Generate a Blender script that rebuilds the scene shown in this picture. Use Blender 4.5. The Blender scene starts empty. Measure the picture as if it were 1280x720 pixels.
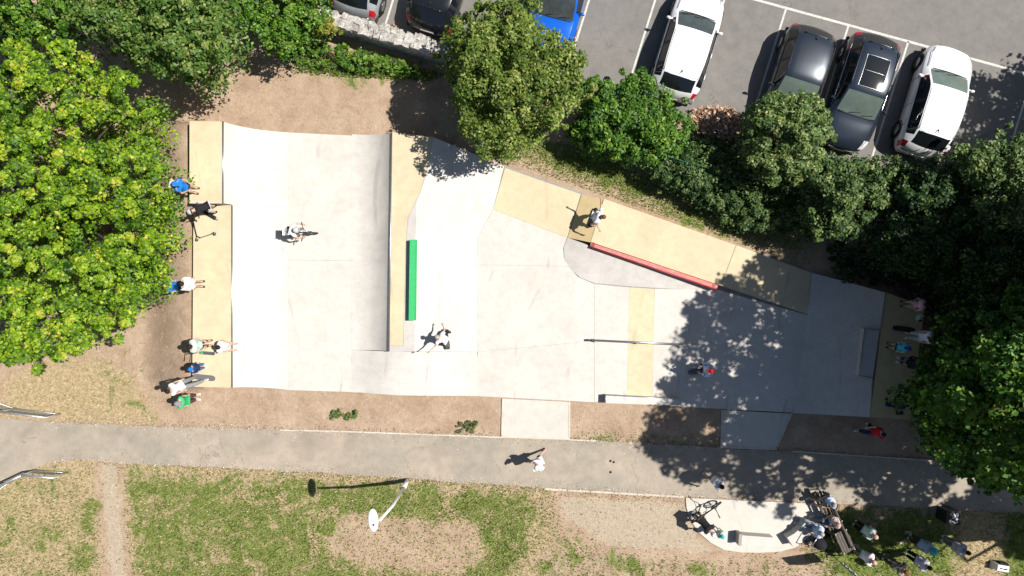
import bpy, bmesh, math, random
import numpy as np
from mathutils import Vector, Matrix, Quaternion
random.seed(7); rng = np.random.default_rng(7)
C = bpy.context.scene.collection
SC = bpy.context.scene
H = 26.7                      # camera height, 32 photo pixels per metre on the ground
PPM = 32.0
R = math.radians

# ------------------------------------------------------------------ camera, sky, sun, exposure
cam = bpy.data.cameras.new('camera'); cam.sensor_width = 36; cam.lens = 36*H/40.0
cam.clip_end = 2000; cam.clip_start = .1
co = bpy.data.objects.new('camera', cam); C.objects.link(co); co.location = (0, 0, H)
SC.camera = co
SUN_EL = R(56.2); SUNV = Vector((.989*math.cos(SUN_EL), .145*math.cos(SUN_EL), math.sin(SUN_EL))).normalized()
w = bpy.data.worlds.new('World'); SC.world = w; w.use_nodes = True
nt = w.node_tree; sky = nt.nodes.new('ShaderNodeTexSky'); sky.sky_type = 'NISHITA'; sky.sun_disc = False
sky.sun_elevation = SUN_EL; sky.sun_rotation = R(81.7)
bg = nt.nodes['Background']; bg.inputs['Strength'].default_value = .05
nt.links.new(sky.outputs[0], bg.inputs[0])
sl = bpy.data.lights.new('sun', 'SUN'); sl.energy = 5.0; sl.angle = R(.5); sl.color = (1, .95, .88)
so = bpy.data.objects.new('sun', sl); C.objects.link(so); so.rotation_euler = SUNV.to_track_quat('Z', 'Y').to_euler()
SC.view_settings.view_transform = 'Standard'; SC.view_settings.look = 'None'
SC.view_settings.exposure = .55; SC.view_settings.gamma = 1

# ------------------------------------------------------------------ coordinates
def T(x, y, z=0.0):           # ground plan, photo pixels -> metres
    return Vector(((x-640)/PPM, -(y-360)/PPM, z))
def A(x, y, z=0.0):           # a point seen at photo pixel x,y that stands z metres up
    k = 1-z/H
    return Vector(((x-640)/PPM*k, -(y-360)/PPM*k, z))

# ------------------------------------------------------------------ materials
MATS = {}
def nodes_of(name, rough=.8, metal=0, spec=.5):
    m = bpy.data.materials.new(name); m.use_nodes = True
    n = m.node_tree.nodes; b = n['Principled BSDF']
    b.inputs['Roughness'].default_value = rough; b.inputs['Metallic'].default_value = metal
    b.inputs['Specular IOR Level'].default_value = spec
    MATS[name] = m
    return m, m.node_tree, b
def noise(t, scale, detail=4, rough=.6, coord=None, dist=0):
    n = t.nodes.new('ShaderNodeTexNoise'); n.inputs['Scale'].default_value = scale
    n.inputs['Detail'].default_value = detail; n.inputs['Roughness'].default_value = rough
    n.inputs['Distortion'].default_value = dist
    if coord is not None: t.links.new(coord, n.inputs['Vector'])
    return n
def ramp(t, fac, stops):
    r = t.nodes.new('ShaderNodeValToRGB'); e = r.color_ramp.elements
    while len(e) < len(stops): e.new(.5)
    for k, (p, c) in zip(e, stops):
        k.position = p; k.color = (c[0], c[1], c[2], 1) if hasattr(c, '__len__') else (c, c, c, 1)
    t.links.new(fac, r.inputs[0]); return r
def mixc(t, fac, a, b, mode='MIX'):
    m = t.nodes.new('ShaderNodeMix'); m.data_type = 'RGBA'; m.blend_type = mode
    for s, v in ((m.inputs[0], fac), (m.inputs[6], a), (m.inputs[7], b)):
        if hasattr(v, 'links') or hasattr(v, 'is_linked'): t.links.new(v, s)
        elif hasattr(v, '__len__'): s.default_value = (v[0], v[1], v[2], 1)
        else: s.default_value = v
    return m.outputs[2]
def math_(t, op, a, b=None, clamp=False):
    m = t.nodes.new('ShaderNodeMath'); m.operation = op; m.use_clamp = clamp
    for s, v in ((m.inputs[0], a), (m.inputs[1], b)):
        if v is None: continue
        if hasattr(v, 'is_linked'): t.links.new(v, s)
        else: s.default_value = v
    return m.outputs[0]
def bump(t, b, h, strength, dist=.02):
    n = t.nodes.new('ShaderNodeBump'); n.inputs['Strength'].default_value = strength
    n.inputs['Distance'].default_value = dist; t.links.new(h, n.inputs['Height']); t.links.new(n.outputs[0], b.inputs['Normal'])
def objpos(t):
    return t.nodes.new('ShaderNodeNewGeometry').outputs['Position']

def concrete(name, base, var=.12, stain=(.75, .78, .8), rough=.75, grain=.05):
    m, t, b = nodes_of(name, rough, 0, .3)
    p = objpos(t)
    big = noise(t, .55, 6, .65, p, .6); mid = noise(t, 3.2, 7, .7, p, .3); fine = noise(t, 60, 3, .6, p)
    r1 = ramp(t, big.outputs[0], [(.32, 1-var), (.68, 1+var*.35)])
    c = mixc(t, 1, base, r1.outputs[0], 'MULTIPLY')
    r2 = ramp(t, mid.outputs[0], [(.36, 1-var*.7), (.55, 1), (.75, 1+var*.25)])
    c = mixc(t, 1, c, r2.outputs[0], 'MULTIPLY')
    r3 = ramp(t, fine.outputs[0], [(.25, 1-grain*2), (.75, 1+grain)])
    c = mixc(t, 1, c, r3.outputs[0], 'MULTIPLY')
    s = noise(t, 1.3, 8, .75, p, 1.4); rs = ramp(t, s.outputs[0], [(.56, 0), (.74, .55)])
    c = mixc(t, rs.outputs[0], c, mixc(t, 1, base, stain, 'MULTIPLY'))
    # scuff streaks left by wheels
    mp = t.nodes.new('ShaderNodeMapping'); mp.inputs['Rotation'].default_value = (0, 0, .3); mp.inputs['Scale'].default_value = (.6, 9, 1)
    t.links.new(p, mp.inputs[0]); st = noise(t, 1.4, 5, .7, mp.outputs[0], .4)
    rt = ramp(t, st.outputs[0], [(.57, 0), (.74, .38)])
    c = mixc(t, rt.outputs[0], c, mixc(t, 1, base, (.72, .72, .73), 'MULTIPLY'))
    gr = noise(t, 2.1, 9, .8, p, 2.2); c = mixc(t, ramp(t, gr.outputs[0], [(.60, 0), (.72, .45)]).outputs[0], c, mixc(t, 1, base, (.66, .66, .67), 'MULTIPLY'))
    # long curved wheel marks
    wv = t.nodes.new('ShaderNodeTexWave'); wv.inputs['Scale'].default_value = .16; wv.inputs['Distortion'].default_value = 9; wv.inputs['Detail'].default_value = 2; wv.inputs['Detail Scale'].default_value = .5
    t.links.new(p, wv.inputs[0]); br = noise(t, .8, 3, .6, p)
    wm = math_(t, 'MULTIPLY', ramp(t, wv.outputs[0], [(.985, 0), (.997, .35)]).outputs[0], ramp(t, br.outputs[0], [(.5, 0), (.62, 1)]).outputs[0])
    c = mixc(t, wm, c, mixc(t, 1, base, (.45, .45, .47), 'MULTIPLY'))
    t.links.new(c, b.inputs['Base Color']); bump(t, b, fine.outputs[0], .15, .004)
    return m
concrete('concrete', (.555, .52, .475), .12)
concrete('concrete_ramp', (.55, .525, .487), .12)
concrete('concrete_pad', (.52, .495, .445), .1)
concrete('concrete_grey', (.50, .475, .445), .14)
concrete('concrete_buff', (.57, .48, .325), .13, (.86, .82, .74))
concrete('concrete_tan', (.55, .43, .235), .14, (.8, .78, .7))
concrete('concrete_side', (.33, .31, .28), .2)
concrete('edging', (.55, .5, .42), .2)
concrete('joint', (.30, .28, .26), .2)

def asphalt(name, base, warm, speck=.12, dust=.4):
    m, t, b = nodes_of(name, .9, 0, .3); p = objpos(t)
    big = noise(t, .35, 5, .65, p, .8); mid = noise(t, 2.2, 6, .7, p); fine = noise(t, 38, 4, .8, p); vf = noise(t, 110, 2, .6, p)
    rb = ramp(t, big.outputs[0], [(.35, 0), (.68, dust)]); c = mixc(t, rb.outputs[0], base, warm)
    c = mixc(t, 1, c, ramp(t, mid.outputs[0], [(.3, .84), (.7, 1.1)]).outputs[0], 'MULTIPLY')
    c = mixc(t, 1, c, ramp(t, fine.outputs[0], [(.28, 1-speck*2), (.75, 1+speck*1.6)]).outputs[0], 'MULTIPLY')
    st = noise(t, .8, 6, .75, p, 1.5); c = mixc(t, ramp(t, st.outputs[0], [(.6, 0), (.75, .35)]).outputs[0], c, mixc(t, 1, base, (.75, .72, .72), 'MULTIPLY'))
    oil = noise(t, .42, 3, .55, p, .3); c = mixc(t, ramp(t, oil.outputs[0], [(.58, 0), (.70, .38)]).outputs[0], c, mixc(t, 1, base, (.68, .60, .60), 'MULTIPLY'))
    vo = t.nodes.new('ShaderNodeTexVoronoi'); vo.feature = 'DISTANCE_TO_EDGE'; vo.inputs['Scale'].default_value = .28
    wn = noise(t, 1.6, 5, .6, p); wp = t.nodes.new('ShaderNodeVectorMath'); wp.operation = 'ADD'; t.links.new(p, wp.inputs[0]); t.links.new(wn.outputs[1], wp.inputs[1]); t.links.new(wp.outputs[0], vo.inputs['Vector'])
    ck = math_(t, 'MULTIPLY', ramp(t, vo.outputs[0], [(0, 1), (.006, 0)]).outputs[0], ramp(t, big.outputs[0], [(.5, 0), (.56, .45)]).outputs[0]); c = mixc(t, ck, c, (.06, .055, .05))
    t.links.new(c, b.inputs['Base Color']); bump(t, b, fine.outputs[0], .5, .01)
    return m
asphalt('asphalt', (.175, .168, .158), (.215, .20, .18), .13)
asphalt('path_asphalt', (.275, .25, .205), (.38, .32, .255), .07, .9)

def plain(name, col, rough=.6, metal=0, spec=.5, var=.1, scale=14, coat=0):
    m, t, b = nodes_of(name, rough, metal, spec)
    tc = t.nodes.new('ShaderNodeTexCoord'); n = noise(t, scale, 4, .6, tc.outputs['Object'])
    c = mixc(t, 1, col, ramp(t, n.outputs[0], [(.3, 1-var), (.7, 1+var*.6)]).outputs[0], 'MULTIPLY')
    t.links.new(c, b.inputs['Base Color'])
    if coat: b.inputs['Coat Weight'].default_value = coat; b.inputs['Coat Roughness'].default_value = .04
    return m
def cloth(name, col): return plain(name, col, .9, 0, .2, .22, 30)

plain('steel', (.45, .46, .47), .35, .9, .5, .15)
plain('galvanised', (.55, .57, .58), .45, .7, .5, .15)
plain('white_metal', (.75, .75, .73), .4, 0, .5, .06)
plain('black_metal', (.025, .025, .027), .4, .3, .5, .2)
plain('black_plastic', (.018, .018, .02), .5, 0, .4, .2)
plain('rubber', (.02, .02, .02), .8, 0, .3, .2)
plain('rim', (.35, .36, .37), .3, .8, .5, .1)
def worn(name, col, under, lo):
    m, t, b = nodes_of(name, .6, 0, .35); p = objpos(t)
    mp = t.nodes.new('ShaderNodeMapping'); mp.inputs['Scale'].default_value = (5, 1.6, 1) if name[0] == 'g' else (1.6, 5, 1); t.links.new(p, mp.inputs[0])
    n = noise(t, 2.6, 8, .78, mp.outputs[0], .6); f = noise(t, 22, 4, .7, p)
    c = mixc(t, 1, col, ramp(t, f.outputs[0], [(.3, .72), (.7, 1.15)]).outputs[0], 'MULTIPLY')
    c = mixc(t, ramp(t, n.outputs[0], [(lo, 0), (lo+.1, .75)]).outputs[0], c, under); t.links.new(c, b.inputs['Base Color'])
worn('green_paint', (.035, .40, .13), (.16, .36, .24), .58)
worn('red_paint', (.50, .16, .14), (.50, .32, .29), .52)
plain('dark_red', (.26, .03, .025), .5, 0, .4, .2, 4)
plain('road_paint', (.50, .49, .455), .7, 0, .3, .25, 12)
plain('glass_car', (.05, .062, .065), .04, 0, .9, .35, 3)
plain('glass_light', (.11, .145, .13), .05, 0, .8, .25, 1.5)
plain('glass_dark', (.008, .01, .013), .05, 0, .8, .1, 3)
plain('car_white', (.78, .79, .8), .25, 0, .5, .01, 3, .8)
plain('car_silver', (.42, .46, .48), .3, .35, .5, .02, 3, .7)
plain('car_navy', (.018, .028, .045), .25, .3, .5, .05, 3, 1)
plain('car_slate', (.022, .031, .044), .28, .4, .5, .05, 3, 1)
plain('car_black', (.012, .014, .018), .2, .2, .5, .05, 3, 1)
plain('car_blue', (.005, .12, .62), .25, .2, .5, .04, 3, .8)
plain('lamp_red', (.5, .01, .02), .2, 0, .6, .2)
plain('lamp_clear', (.6, .62, .64), .1, 0, .8, .1)
plain('chrome', (.6, .6, .62), .15, 1, .5, .05)
plain('bark', (.09, .07, .05), .95, 0, .2, .4, 6)
plain('wood_dark', (.10, .085, .07), .7, 0, .3, .3, 8)
plain('skin', (.47, .31, .24), .55, 0, .35, .08, 12)
plain('skin_tan', (.40, .21, .13), .55, 0, .35, .08, 12)
plain('eye', (.02, .015, .01), .3)
plain('hair_dark', (.016, .011, .009), .7, 0, .3, .4, 40)
plain('hair_brown', (.17, .065, .028), .7, 0, .3, .4, 40)
plain('hair_grey', (.34, .31, .28), .7, 0, .3, .3, 40)
plain('fence_green', (.02, .10, .06), .5, 0, .4, .2)
for k, v in dict(white=(.74, .74, .76), black=(.016, .016, .02), navy=(.02, .035, .10), blue=(.015, .17, .55), paleblue=(.40, .54, .74),
                 grey=(.22, .23, .24), lightgrey=(.46, .47, .48), green=(.04, .40, .15), mint=(.46, .64, .56), teal=(.03, .42, .50),
                 red=(.48, .02, .03), brown=(.10, .06, .05), beige=(.50, .42, .28), jeans=(.07, .14, .28), palejeans=(.33, .40, .46),
                 pink=(.50, .30, .36), lilac=(.62, .65, .80), pattern=(.14, .12, .11), deepblue=(.02, .06, .40)).items():
    cloth('cloth_'+k, v)
def patterned(name, a, b_, scale):
    m, t, b = nodes_of(name, .9, 0, .2); tc = t.nodes.new('ShaderNodeTexCoord')
    n = noise(t, scale, 2, .5, tc.outputs['Object'])
    t.links.new(ramp(t, n.outputs[0], [(.47, a), (.53, b_)]).outputs[0], b.inputs['Base Color'])
patterned('cloth_print', (.06, .05, .05), (.55, .48, .44), 16)
patterned('cloth_floral', (.62, .56, .52), (.25, .16, .16), 18)

def stone_mat():
    m, t, b = nodes_of('stone', .9, 0, .2); p = objpos(t)
    n = noise(t, 5, 8, .75, p, .5); f = noise(t, 40, 5, .8, p)
    c = ramp(t, n.outputs[0], [(.3, (.16, .14, .12)), (.46, (.36, .34, .31)), (.66, (.66, .63, .59))]).outputs[0]
    c = mixc(t, 1, c, ramp(t, f.outputs[0], [(.3, .6), (.7, 1.2)]).outputs[0], 'MULTIPLY')
    t.links.new(c, b.inputs['Base Color']); bump(t, b, n.outputs[0], .9, .05)
stone_mat()

def leaf_mat(name, stops, trans=.3):
    m, t, b = nodes_of(name, .5, 0, .35)
    at = t.nodes.new('ShaderNodeAttribute'); at.attribute_name = 'tint'
    c = ramp(t, at.outputs['Fac'], stops).outputs[0]
    t.links.new(c, b.inputs['Base Color'])
    tr = t.nodes.new('ShaderNodeBsdfTranslucent'); t.links.new(mixc(t, 1, c, (1.1, 1.25, .6), 'MULTIPLY'), tr.inputs[0])
    mx = t.nodes.new('ShaderNodeMixShader'); mx.inputs[0].default_value = trans
    t.links.new(b.outputs[0], mx.inputs[1]); t.links.new(tr.outputs[0], mx.inputs[2])
    t.links.new(mx.outputs[0], t.nodes['Material Output'].inputs['Surface'])
leaf_mat('leaf_maple', [(0, (.012, .045, .004)), (.28, (.07, .16, .008)), (.6, (.20, .34, .014)), (.85, (.37, .46, .03)), (1, (.50, .42, .07))], .3)
leaf_mat('leaf_green', [(0, (.014, .045, .008)), (.4, (.05, .125, .016)), (.8, (.12, .20, .035)), (1, (.26, .30, .08))], .25)
leaf_mat('leaf_olive', [(0, (.016, .04, .006)), (.4, (.07, .13, .014)), (.8, (.17, .23, .035)), (1, (.30, .33, .09))], .25)
leaf_mat('leaf_bright', [(0, (.012, .045, .006)), (.4, (.05, .14, .012)), (.8, (.13, .25, .022)), (1, (.26, .35, .05))], .25)
leaf_mat('leaf_lime', [(0, (.04, .09, .01)), (.4, (.11, .19, .02)), (.8, (.22, .28, .03)), (1, (.40, .30, .07))], .3)
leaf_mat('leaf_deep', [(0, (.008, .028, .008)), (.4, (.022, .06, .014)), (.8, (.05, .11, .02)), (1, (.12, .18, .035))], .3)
leaf_mat('leaf_silver', [(0, (.014, .04, .010)), (.4, (.055, .115, .026)), (.8, (.15, .22, .06)), (1, (.30, .34, .12))], .25)
leaf_mat('leaf_dry', [(0, (.14, .07, .04)), (.5, (.38, .24, .16)), (1, (.62, .46, .34))], .15)
leaf_mat('grass_blade', [(0, (.04, .09, .01)), (.45, (.11, .19, .022)), (.8, (.22, .29, .05)), (1, (.45, .40, .2))], .25)
leaf_mat('straw_blade', [(0, (.16, .15, .05)), (.4, (.34, .27, .13)), (1, (.64, .52, .36))], .2)
leaf_mat('grit', [(0, (.12, .08, .05)), (.5, (.30, .22, .15)), (1, (.62, .54, .44))], 0)

# ------------------------------------------------------------------ object helpers
def link(name, me, parent=None, mat=None, loc=None):
    o = bpy.data.objects.new(name, me); C.objects.link(o)
    if parent: o.parent = parent
    if mat and me is not None and len(me.materials) == 0: me.materials.append(MATS[mat])
    if loc is not None: o.location = loc
    return o
def thing(name, label, cat, loc=(0, 0, 0), rotz=0, group=None):
    o = bpy.data.objects.new(name, None); C.objects.link(o); o.location = loc; o.rotation_euler = (0, 0, rotz)
    o.empty_display_size = .1
    o['label'] = label; o['category'] = cat
    if group: o['group'] = group
    return o
def tag(o, label, cat=None, group=None, kind=None):
    if label: o['label'] = label
    if cat: o['category'] = cat
    if group: o['group'] = group
    if kind: o['kind'] = kind
    return o
class MB:
    def __init__(s, base=None): s.v = []; s.f = []; s.base = Vector(base) if base is not None else Vector((0, 0, 0)); s.sm = []
    def add(s, vs, fs, smooth=False):
        n = len(s.v); s.v += [tuple(Vector(p)-s.base) for p in vs]; s.f += [tuple(i+n for i in f) for f in fs]; s.sm += [smooth]*len(fs); return s
    def box(s, c, d, rz=0, M=None, taper=1):
        c = Vector(c); vs = []
        for z in (-.5, .5):
            k = 1 if z < 0 else taper
            for x, y in ((-.5, -.5), (.5, -.5), (.5, .5), (-.5, .5)):
                p = Vector((x*d[0]*k, y*d[1]*k, z*d[2])); p.rotate(Matrix.Rotation(rz, 3, 'Z')) if rz else None
                if M is not None: p = M @ p
                vs.append(p+c)
        return s.add(vs, [(3, 2, 1, 0), (4, 5, 6, 7), (0, 1, 5, 4), (1, 2, 6, 5), (2, 3, 7, 6), (3, 0, 4, 7)])
    def tube(s, pts, r, n=8, caps=True):
        pts = [Vector(p) for p in pts]; rs = r if hasattr(r, '__len__') else [r]*len(pts)
        vs = []; fs = []
        for i, p in enumerate(pts):
            d = (pts[min(i+1, len(pts)-1)]-pts[max(i-1, 0)]).normalized()
            up = Vector((0, 0, 1)) if abs(d.z) < .9 else Vector((1, 0, 0))
            a = d.cross(up).normalized(); b = d.cross(a)
            for k in range(n):
                t = 2*math.pi*k/n; vs.append(p+a*math.cos(t)*rs[i]+b*math.sin(t)*rs[i])
        for i in range(len(pts)-1):
            for k in range(n): fs.append((i*n+k, i*n+(k+1) % n, (i+1)*n+(k+1) % n, (i+1)*n+k))
        if caps: fs.append(tuple(range(n))[::-1]); fs.append(tuple((len(pts)-1)*n+k for k in range(n)))
        return s.add(vs, fs, True)
    def ball(s, c, r, nu=10, nv=7, v0=-1, M=None):
        c = Vector(c); r = r if hasattr(r, '__len__') else (r, r, r); vs = []; fs = []
        for j in range(nv+1):
            z = math.sin(math.pi/2*(v0+(1-v0)*j/nv)); q = math.sqrt(max(0, 1-z*z))
            for i in range(nu):
                t = 2*math.pi*i/nu; p = Vector((q*math.cos(t)*r[0], q*math.sin(t)*r[1], z*r[2]))
                if M is not None: p = M @ p
                vs.append(c+p)
        for j in range(nv):
            for i in range(nu): fs.append((j*nu+i, j*nu+(i+1) % nu, (j+1)*nu+(i+1) % nu, (j+1)*nu+i))
        return s.add(vs, fs, True)
    def ring(s, c, R_, r, axis, n=20, m=6):
        c = Vector(c); ax = Vector(axis).normalized(); u = ax.orthogonal().normalized(); v = ax.cross(u); vs = []; fs = []
        for i in range(n):
            t = 2*math.pi*i/n; d = u*math.cos(t)+v*math.sin(t)
            for k in range(m):
                q = 2*math.pi*k/m; vs.append(c+d*(R_+r*math.cos(q))+ax*r*math.sin(q))
        for i in range(n):
            for k in range(m): fs.append((i*m+k, ((i+1) % n)*m+k, ((i+1) % n)*m+(k+1) % m, i*m+(k+1) % m))
        return s.add(vs, fs, True)
    def poly(s, top, z0):     # polygon (Vectors with z) with walls down to z0
        top = [Vector(p) for p in top]
        a = sum(top[i].x*top[(i+1) % len(top)].y-top[(i+1) % len(top)].x*top[i].y for i in range(len(top)))
        if a < 0: top = top[::-1]
        n = len(top); vs = top+[Vector((p.x, p.y, z0)) for p in top]
        fs = [tuple(range(n))]+[(i, n+i, n+(i+1) % n, (i+1) % n) for i in range(n)]+[tuple(range(n, 2*n))[::-1]]
        return s.add(vs, fs)
    def mesh(s, name):
        me = bpy.data.meshes.new(name); me.from_pydata(s.v, [], s.f); me.validate(); me.update()
        if len(me.polygons) == len(s.sm) and any(s.sm): me.polygons.foreach_set('use_smooth', s.sm)
        return me
    def build(s, name, mat, parent=None, smooth_angle=None):
        me = s.mesh(name); return link(name, me, parent, mat)

# raster helpers for masks in plan pixels
def inpoly(x, y, P):
    x = np.asarray(x, float); y = np.asarray(y, float); r = np.zeros(x.shape, bool); n = len(P); j = n-1
    for i in range(n):
        xi, yi = P[i]; xj, yj = P[j]
        c = ((yi > y) != (yj > y)) & (x < (xj-xi)*(y-yi)/((yj-yi) or 1e-9)+xi); r ^= c; j = i
    return r
def edgedist(x, y, P):
    d = np.full(np.shape(x), 1e9)
    for i in range(len(P)):
        x0, y0 = P[i]; x1, y1 = P[(i+1) % len(P)]; dx, dy = x1-x0, y1-y0; L = dx*dx+dy*dy or 1e-9
        t = np.clip(((x-x0)*dx+(y-y0)*dy)/L, 0, 1); d = np.minimum(d, np.hypot(x-x0-t*dx, y-y0-t*dy))
    return d

# ------------------------------------------------------------------ ground
STRAW = [([(-100, 590), (60, 578), (118, 575), (118, 725), (-100, 820)], 1.0), ([(10, 470), (50, 455), (120, 445), (160, 470), (200, 528), (60, 528), (0, 515)], .95),
         ([(120, 572), (380, 582), (660, 606), (860, 620), (860, 628), (660, 620), (380, 598), (150, 594)], 1.2),
         ([(150, 585), (670, 612), (700, 650), (660, 730), (150, 730)], .8), ([(625, 200), (760, 235), (1010, 322), (1010, 335), (760, 245), (625, 205)], .5),
         ([(640, 175), (780, 200), (900, 275), (1000, 300), (1000, 325), (760, 240), (640, 200)], .75),
         ([(1195, 600), (1245, 600), (1250, 720), (1190, 720)], .9)]
GREEN = [([(150, 580), (400, 592), (660, 607), (690, 640), (640, 740), (420, 750), (150, 750)], .66), ([(110, 620), (128, 620), (128, 735), (90, 735), (60, 700)], .6),
         ([(-100, 600), (118, 580), (118, 730), (-100, 800)], .36), ([(90, 450), (150, 440), (200, 500), (200, 528), (160, 528), (120, 480)], .35),
         ([(380, 70), (440, 68), (500, 80), (560, 95), (520, 98), (450, 96), (380, 85)], .9), ([(640, 165), (740, 180), (900, 250), (1010, 300), (900, 290), (800, 250), (700, 215), (640, 190)], .75),
         ([(1030, 640), (1190, 640), (1190, 730), (1040, 730), (1010, 700)], .85), ([(1248, 620), (1400, 620), (1400, 780), (1250, 760)], .85),
         ([(690, 650), (860, 690), (1000, 700), (1010, 730), (640, 740)], .42), ([(640, 620), (680, 625), (690, 660), (650, 670)], .5),
         ([(740, 545), (900, 552), (900, 560), (740, 552)], .6),
         ([(160, 440), (180, 440), (200, 500), (180, 500)], .45)]
BARE = [([(118, 575), (152, 575), (165, 730), (130, 730)], 1), ([(415, 640), (600, 655), (605, 700), (560, 720), (440, 705), (410, 690)], .85),
        ([(690, 612), (860, 622), (880, 672), (905, 690), (1000, 692), (930, 700), (760, 690), (700, 650)], 1)]
def berm(x, y):   # earth banked up behind the left decks
    sm = lambda t: np.clip(t, 0, 1)**2*(3-2*np.clip(t, 0, 1))
    hh = np.where(y < 262, 1.12, .84)
    return hh*sm((x-175)/75)*(x < 262.5)*sm((y-150)/14)*sm((492-y)/22)
def build_ground():
    x0, x1, y0, y1 = -200, 1480, -160, 880
    st = 4
    gx = np.arange(x0, x1+1, st); gy = np.arange(y0, y1+1, st); X, Y = np.meshgrid(gx, gy)
    def mask(lst, soft):
        m = np.zeros(X.shape)
        for P, s in lst:
            q = inpoly(X, Y, P).astype(float); d = edgedist(X, Y, P)*np.where(q > 0, 1, -1); m = np.maximum(m, s*np.clip(.5+d/(2*soft), 0, 1))
        return m
    bare = mask(BARE, 8); straw = mask(STRAW, 20)*(1-bare*.8); green = mask(GREEN, 22)*(1-bare*.85)
    global GM; GM = (gx, gy, straw, green, bare)
    ex = [-12000, -3000]; XX = np.concatenate([ex, gx, [4300, 13000]]); YY = np.concatenate([[-12000, -3000], gy, [3800, 13000]])
    nx, ny = len(XX), len(YY); PX, PY = np.meshgrid(XX, YY)
    und = .012*np.sin(PX*.05+1)*np.cos(PY*.06)-.014
    und = und+berm(PX, PY)
    V = np.stack([(PX-640)/PPM, -(PY-360)/PPM, und], -1).reshape(-1, 3)
    idx = np.arange(nx*ny).reshape(ny, nx)
    F = np.stack([idx[1:, :-1], idx[1:, 1:], idx[:-1, 1:], idx[:-1, :-1]], -1).reshape(-1, 4)
    me = bpy.data.meshes.new('ground'); me.vertices.add(len(V)); me.vertices.foreach_set('co', V.astype(np.float32).ravel())
    me.loops.add(F.size); me.loops.foreach_set('vertex_index', F.astype(np.int32).ravel()); me.polygons.add(len(F))
    me.polygons.foreach_set('loop_start', np.arange(0, F.size, 4, dtype=np.int32)); me.polygons.foreach_set('use_smooth', [True]*len(F)); me.update(calc_edges=True)
    for nm, arr, dv in (('straw', straw, .5), ('green', green, .5), ('bare', bare, 0)):
        full = np.full((ny, nx), dv); full[2:-2, 2:-2] = arr
        a = me.attributes.new(nm, 'FLOAT', 'POINT'); a.data.foreach_set('value', full.astype(np.float32).ravel())
    m, t, b = nodes_of('ground', .95, 0, .15); p = objpos(t)
    def att(n):
        a = t.nodes.new('ShaderNodeAttribute'); a.attribute_name = n; return a.outputs['Fac']
    n1 = noise(t, 1.2, 8, .72, p, .4); n2 = noise(t, 7, 6, .75, p, .3); n3 = noise(t, 34, 5, .8, p); n4 = noise(t, 4.2, 8, .78, p, .9); n5 = noise(t, 1.0, 10, .78, p, .8)
    dirt = ramp(t, n1.outputs[0], [(.3, (.29, .20, .135)), (.5, (.375, .275, .195)), (.7, (.455, .35, .255))]).outputs[0]
    dirt = mixc(t, 1, dirt, ramp(t, n3.outputs[0], [(.3, .72), (.5, 1), (.72, 1.25)]).outputs[0], 'MULTIPLY')
    dirt = mixc(t, 1, dirt, ramp(t, n2.outputs[0], [(.3, .88), (.7, 1.1)]).outputs[0], 'MULTIPLY')
    bare_c = mixc(t, 1, (.43, .365, .275), mixc(t, 1, ramp(t, n3.outputs[0], [(.3, .6), (.7, 1.3)]).outputs[0], ramp(t, n2.outputs[0], [(.3, .78), (.7, 1.15)]).outputs[0], 'MULTIPLY'), 'MULTIPLY')
    strw = ramp(t, n2.outputs[0], [(.3, (.24, .19, .10)), (.55, (.43, .335, .20)), (.75, (.62, .49, .34))]).outputs[0]
    strw = mixc(t, 1, strw, ramp(t, n3.outputs[0], [(.3, .6), (.7, 1.25)]).outputs[0], 'MULTIPLY')
    grn = ramp(t, n4.outputs[0], [(.3, (.06, .105, .018)), (.5, (.145, .185, .045)), (.7, (.31, .30, .11))]).outputs[0]
    grn = mixc(t, 1, grn, ramp(t, n3.outputs[0], [(.28, .5), (.72, 1.35)]).outputs[0], 'MULTIPLY')
    def fac(a, n, lo):
        s = math_(t, 'ADD', att(a), math_(t, 'MULTIPLY', math_(t, 'SUBTRACT', n, .5), 3.2))
        r = t.nodes.new('ShaderNodeMapRange'); r.interpolation_type = 'SMOOTHSTEP'; r.inputs[1].default_value = lo; r.inputs[2].default_value = lo+.34
        t.links.new(s, r.inputs[0]); return r.outputs[0]
    dirt = mixc(t, math_(t, 'MULTIPLY', fac('bare', n4.outputs[0], .25), .8), dirt, bare_c)
    c = mixc(t, fac('straw', n4.outputs[0], .28), dirt, strw); c = mixc(t, fac('green', n5.outputs[0], .33), c, grn)
    t.links.new(c, b.inputs['Base Color']); hs = math_(t, 'ADD', n3.outputs[0], n2.outputs[0]); bump(t, b, hs, .8, .035)
    o = link('ground', me, None, 'ground'); tag(o, 'dry bare earth and patchy lawn around the skatepark', None, None, 'structure')
build_ground()
def gmask(k, x, y):
    gx, gy = GM[0], GM[1]; i = np.clip(((x-gx[0])/4).astype(int), 0, len(gx)-1); j = np.clip(((y-gy[0])/4).astype(int), 0, len(gy)-1); return GM[2+k][j, i]

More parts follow.
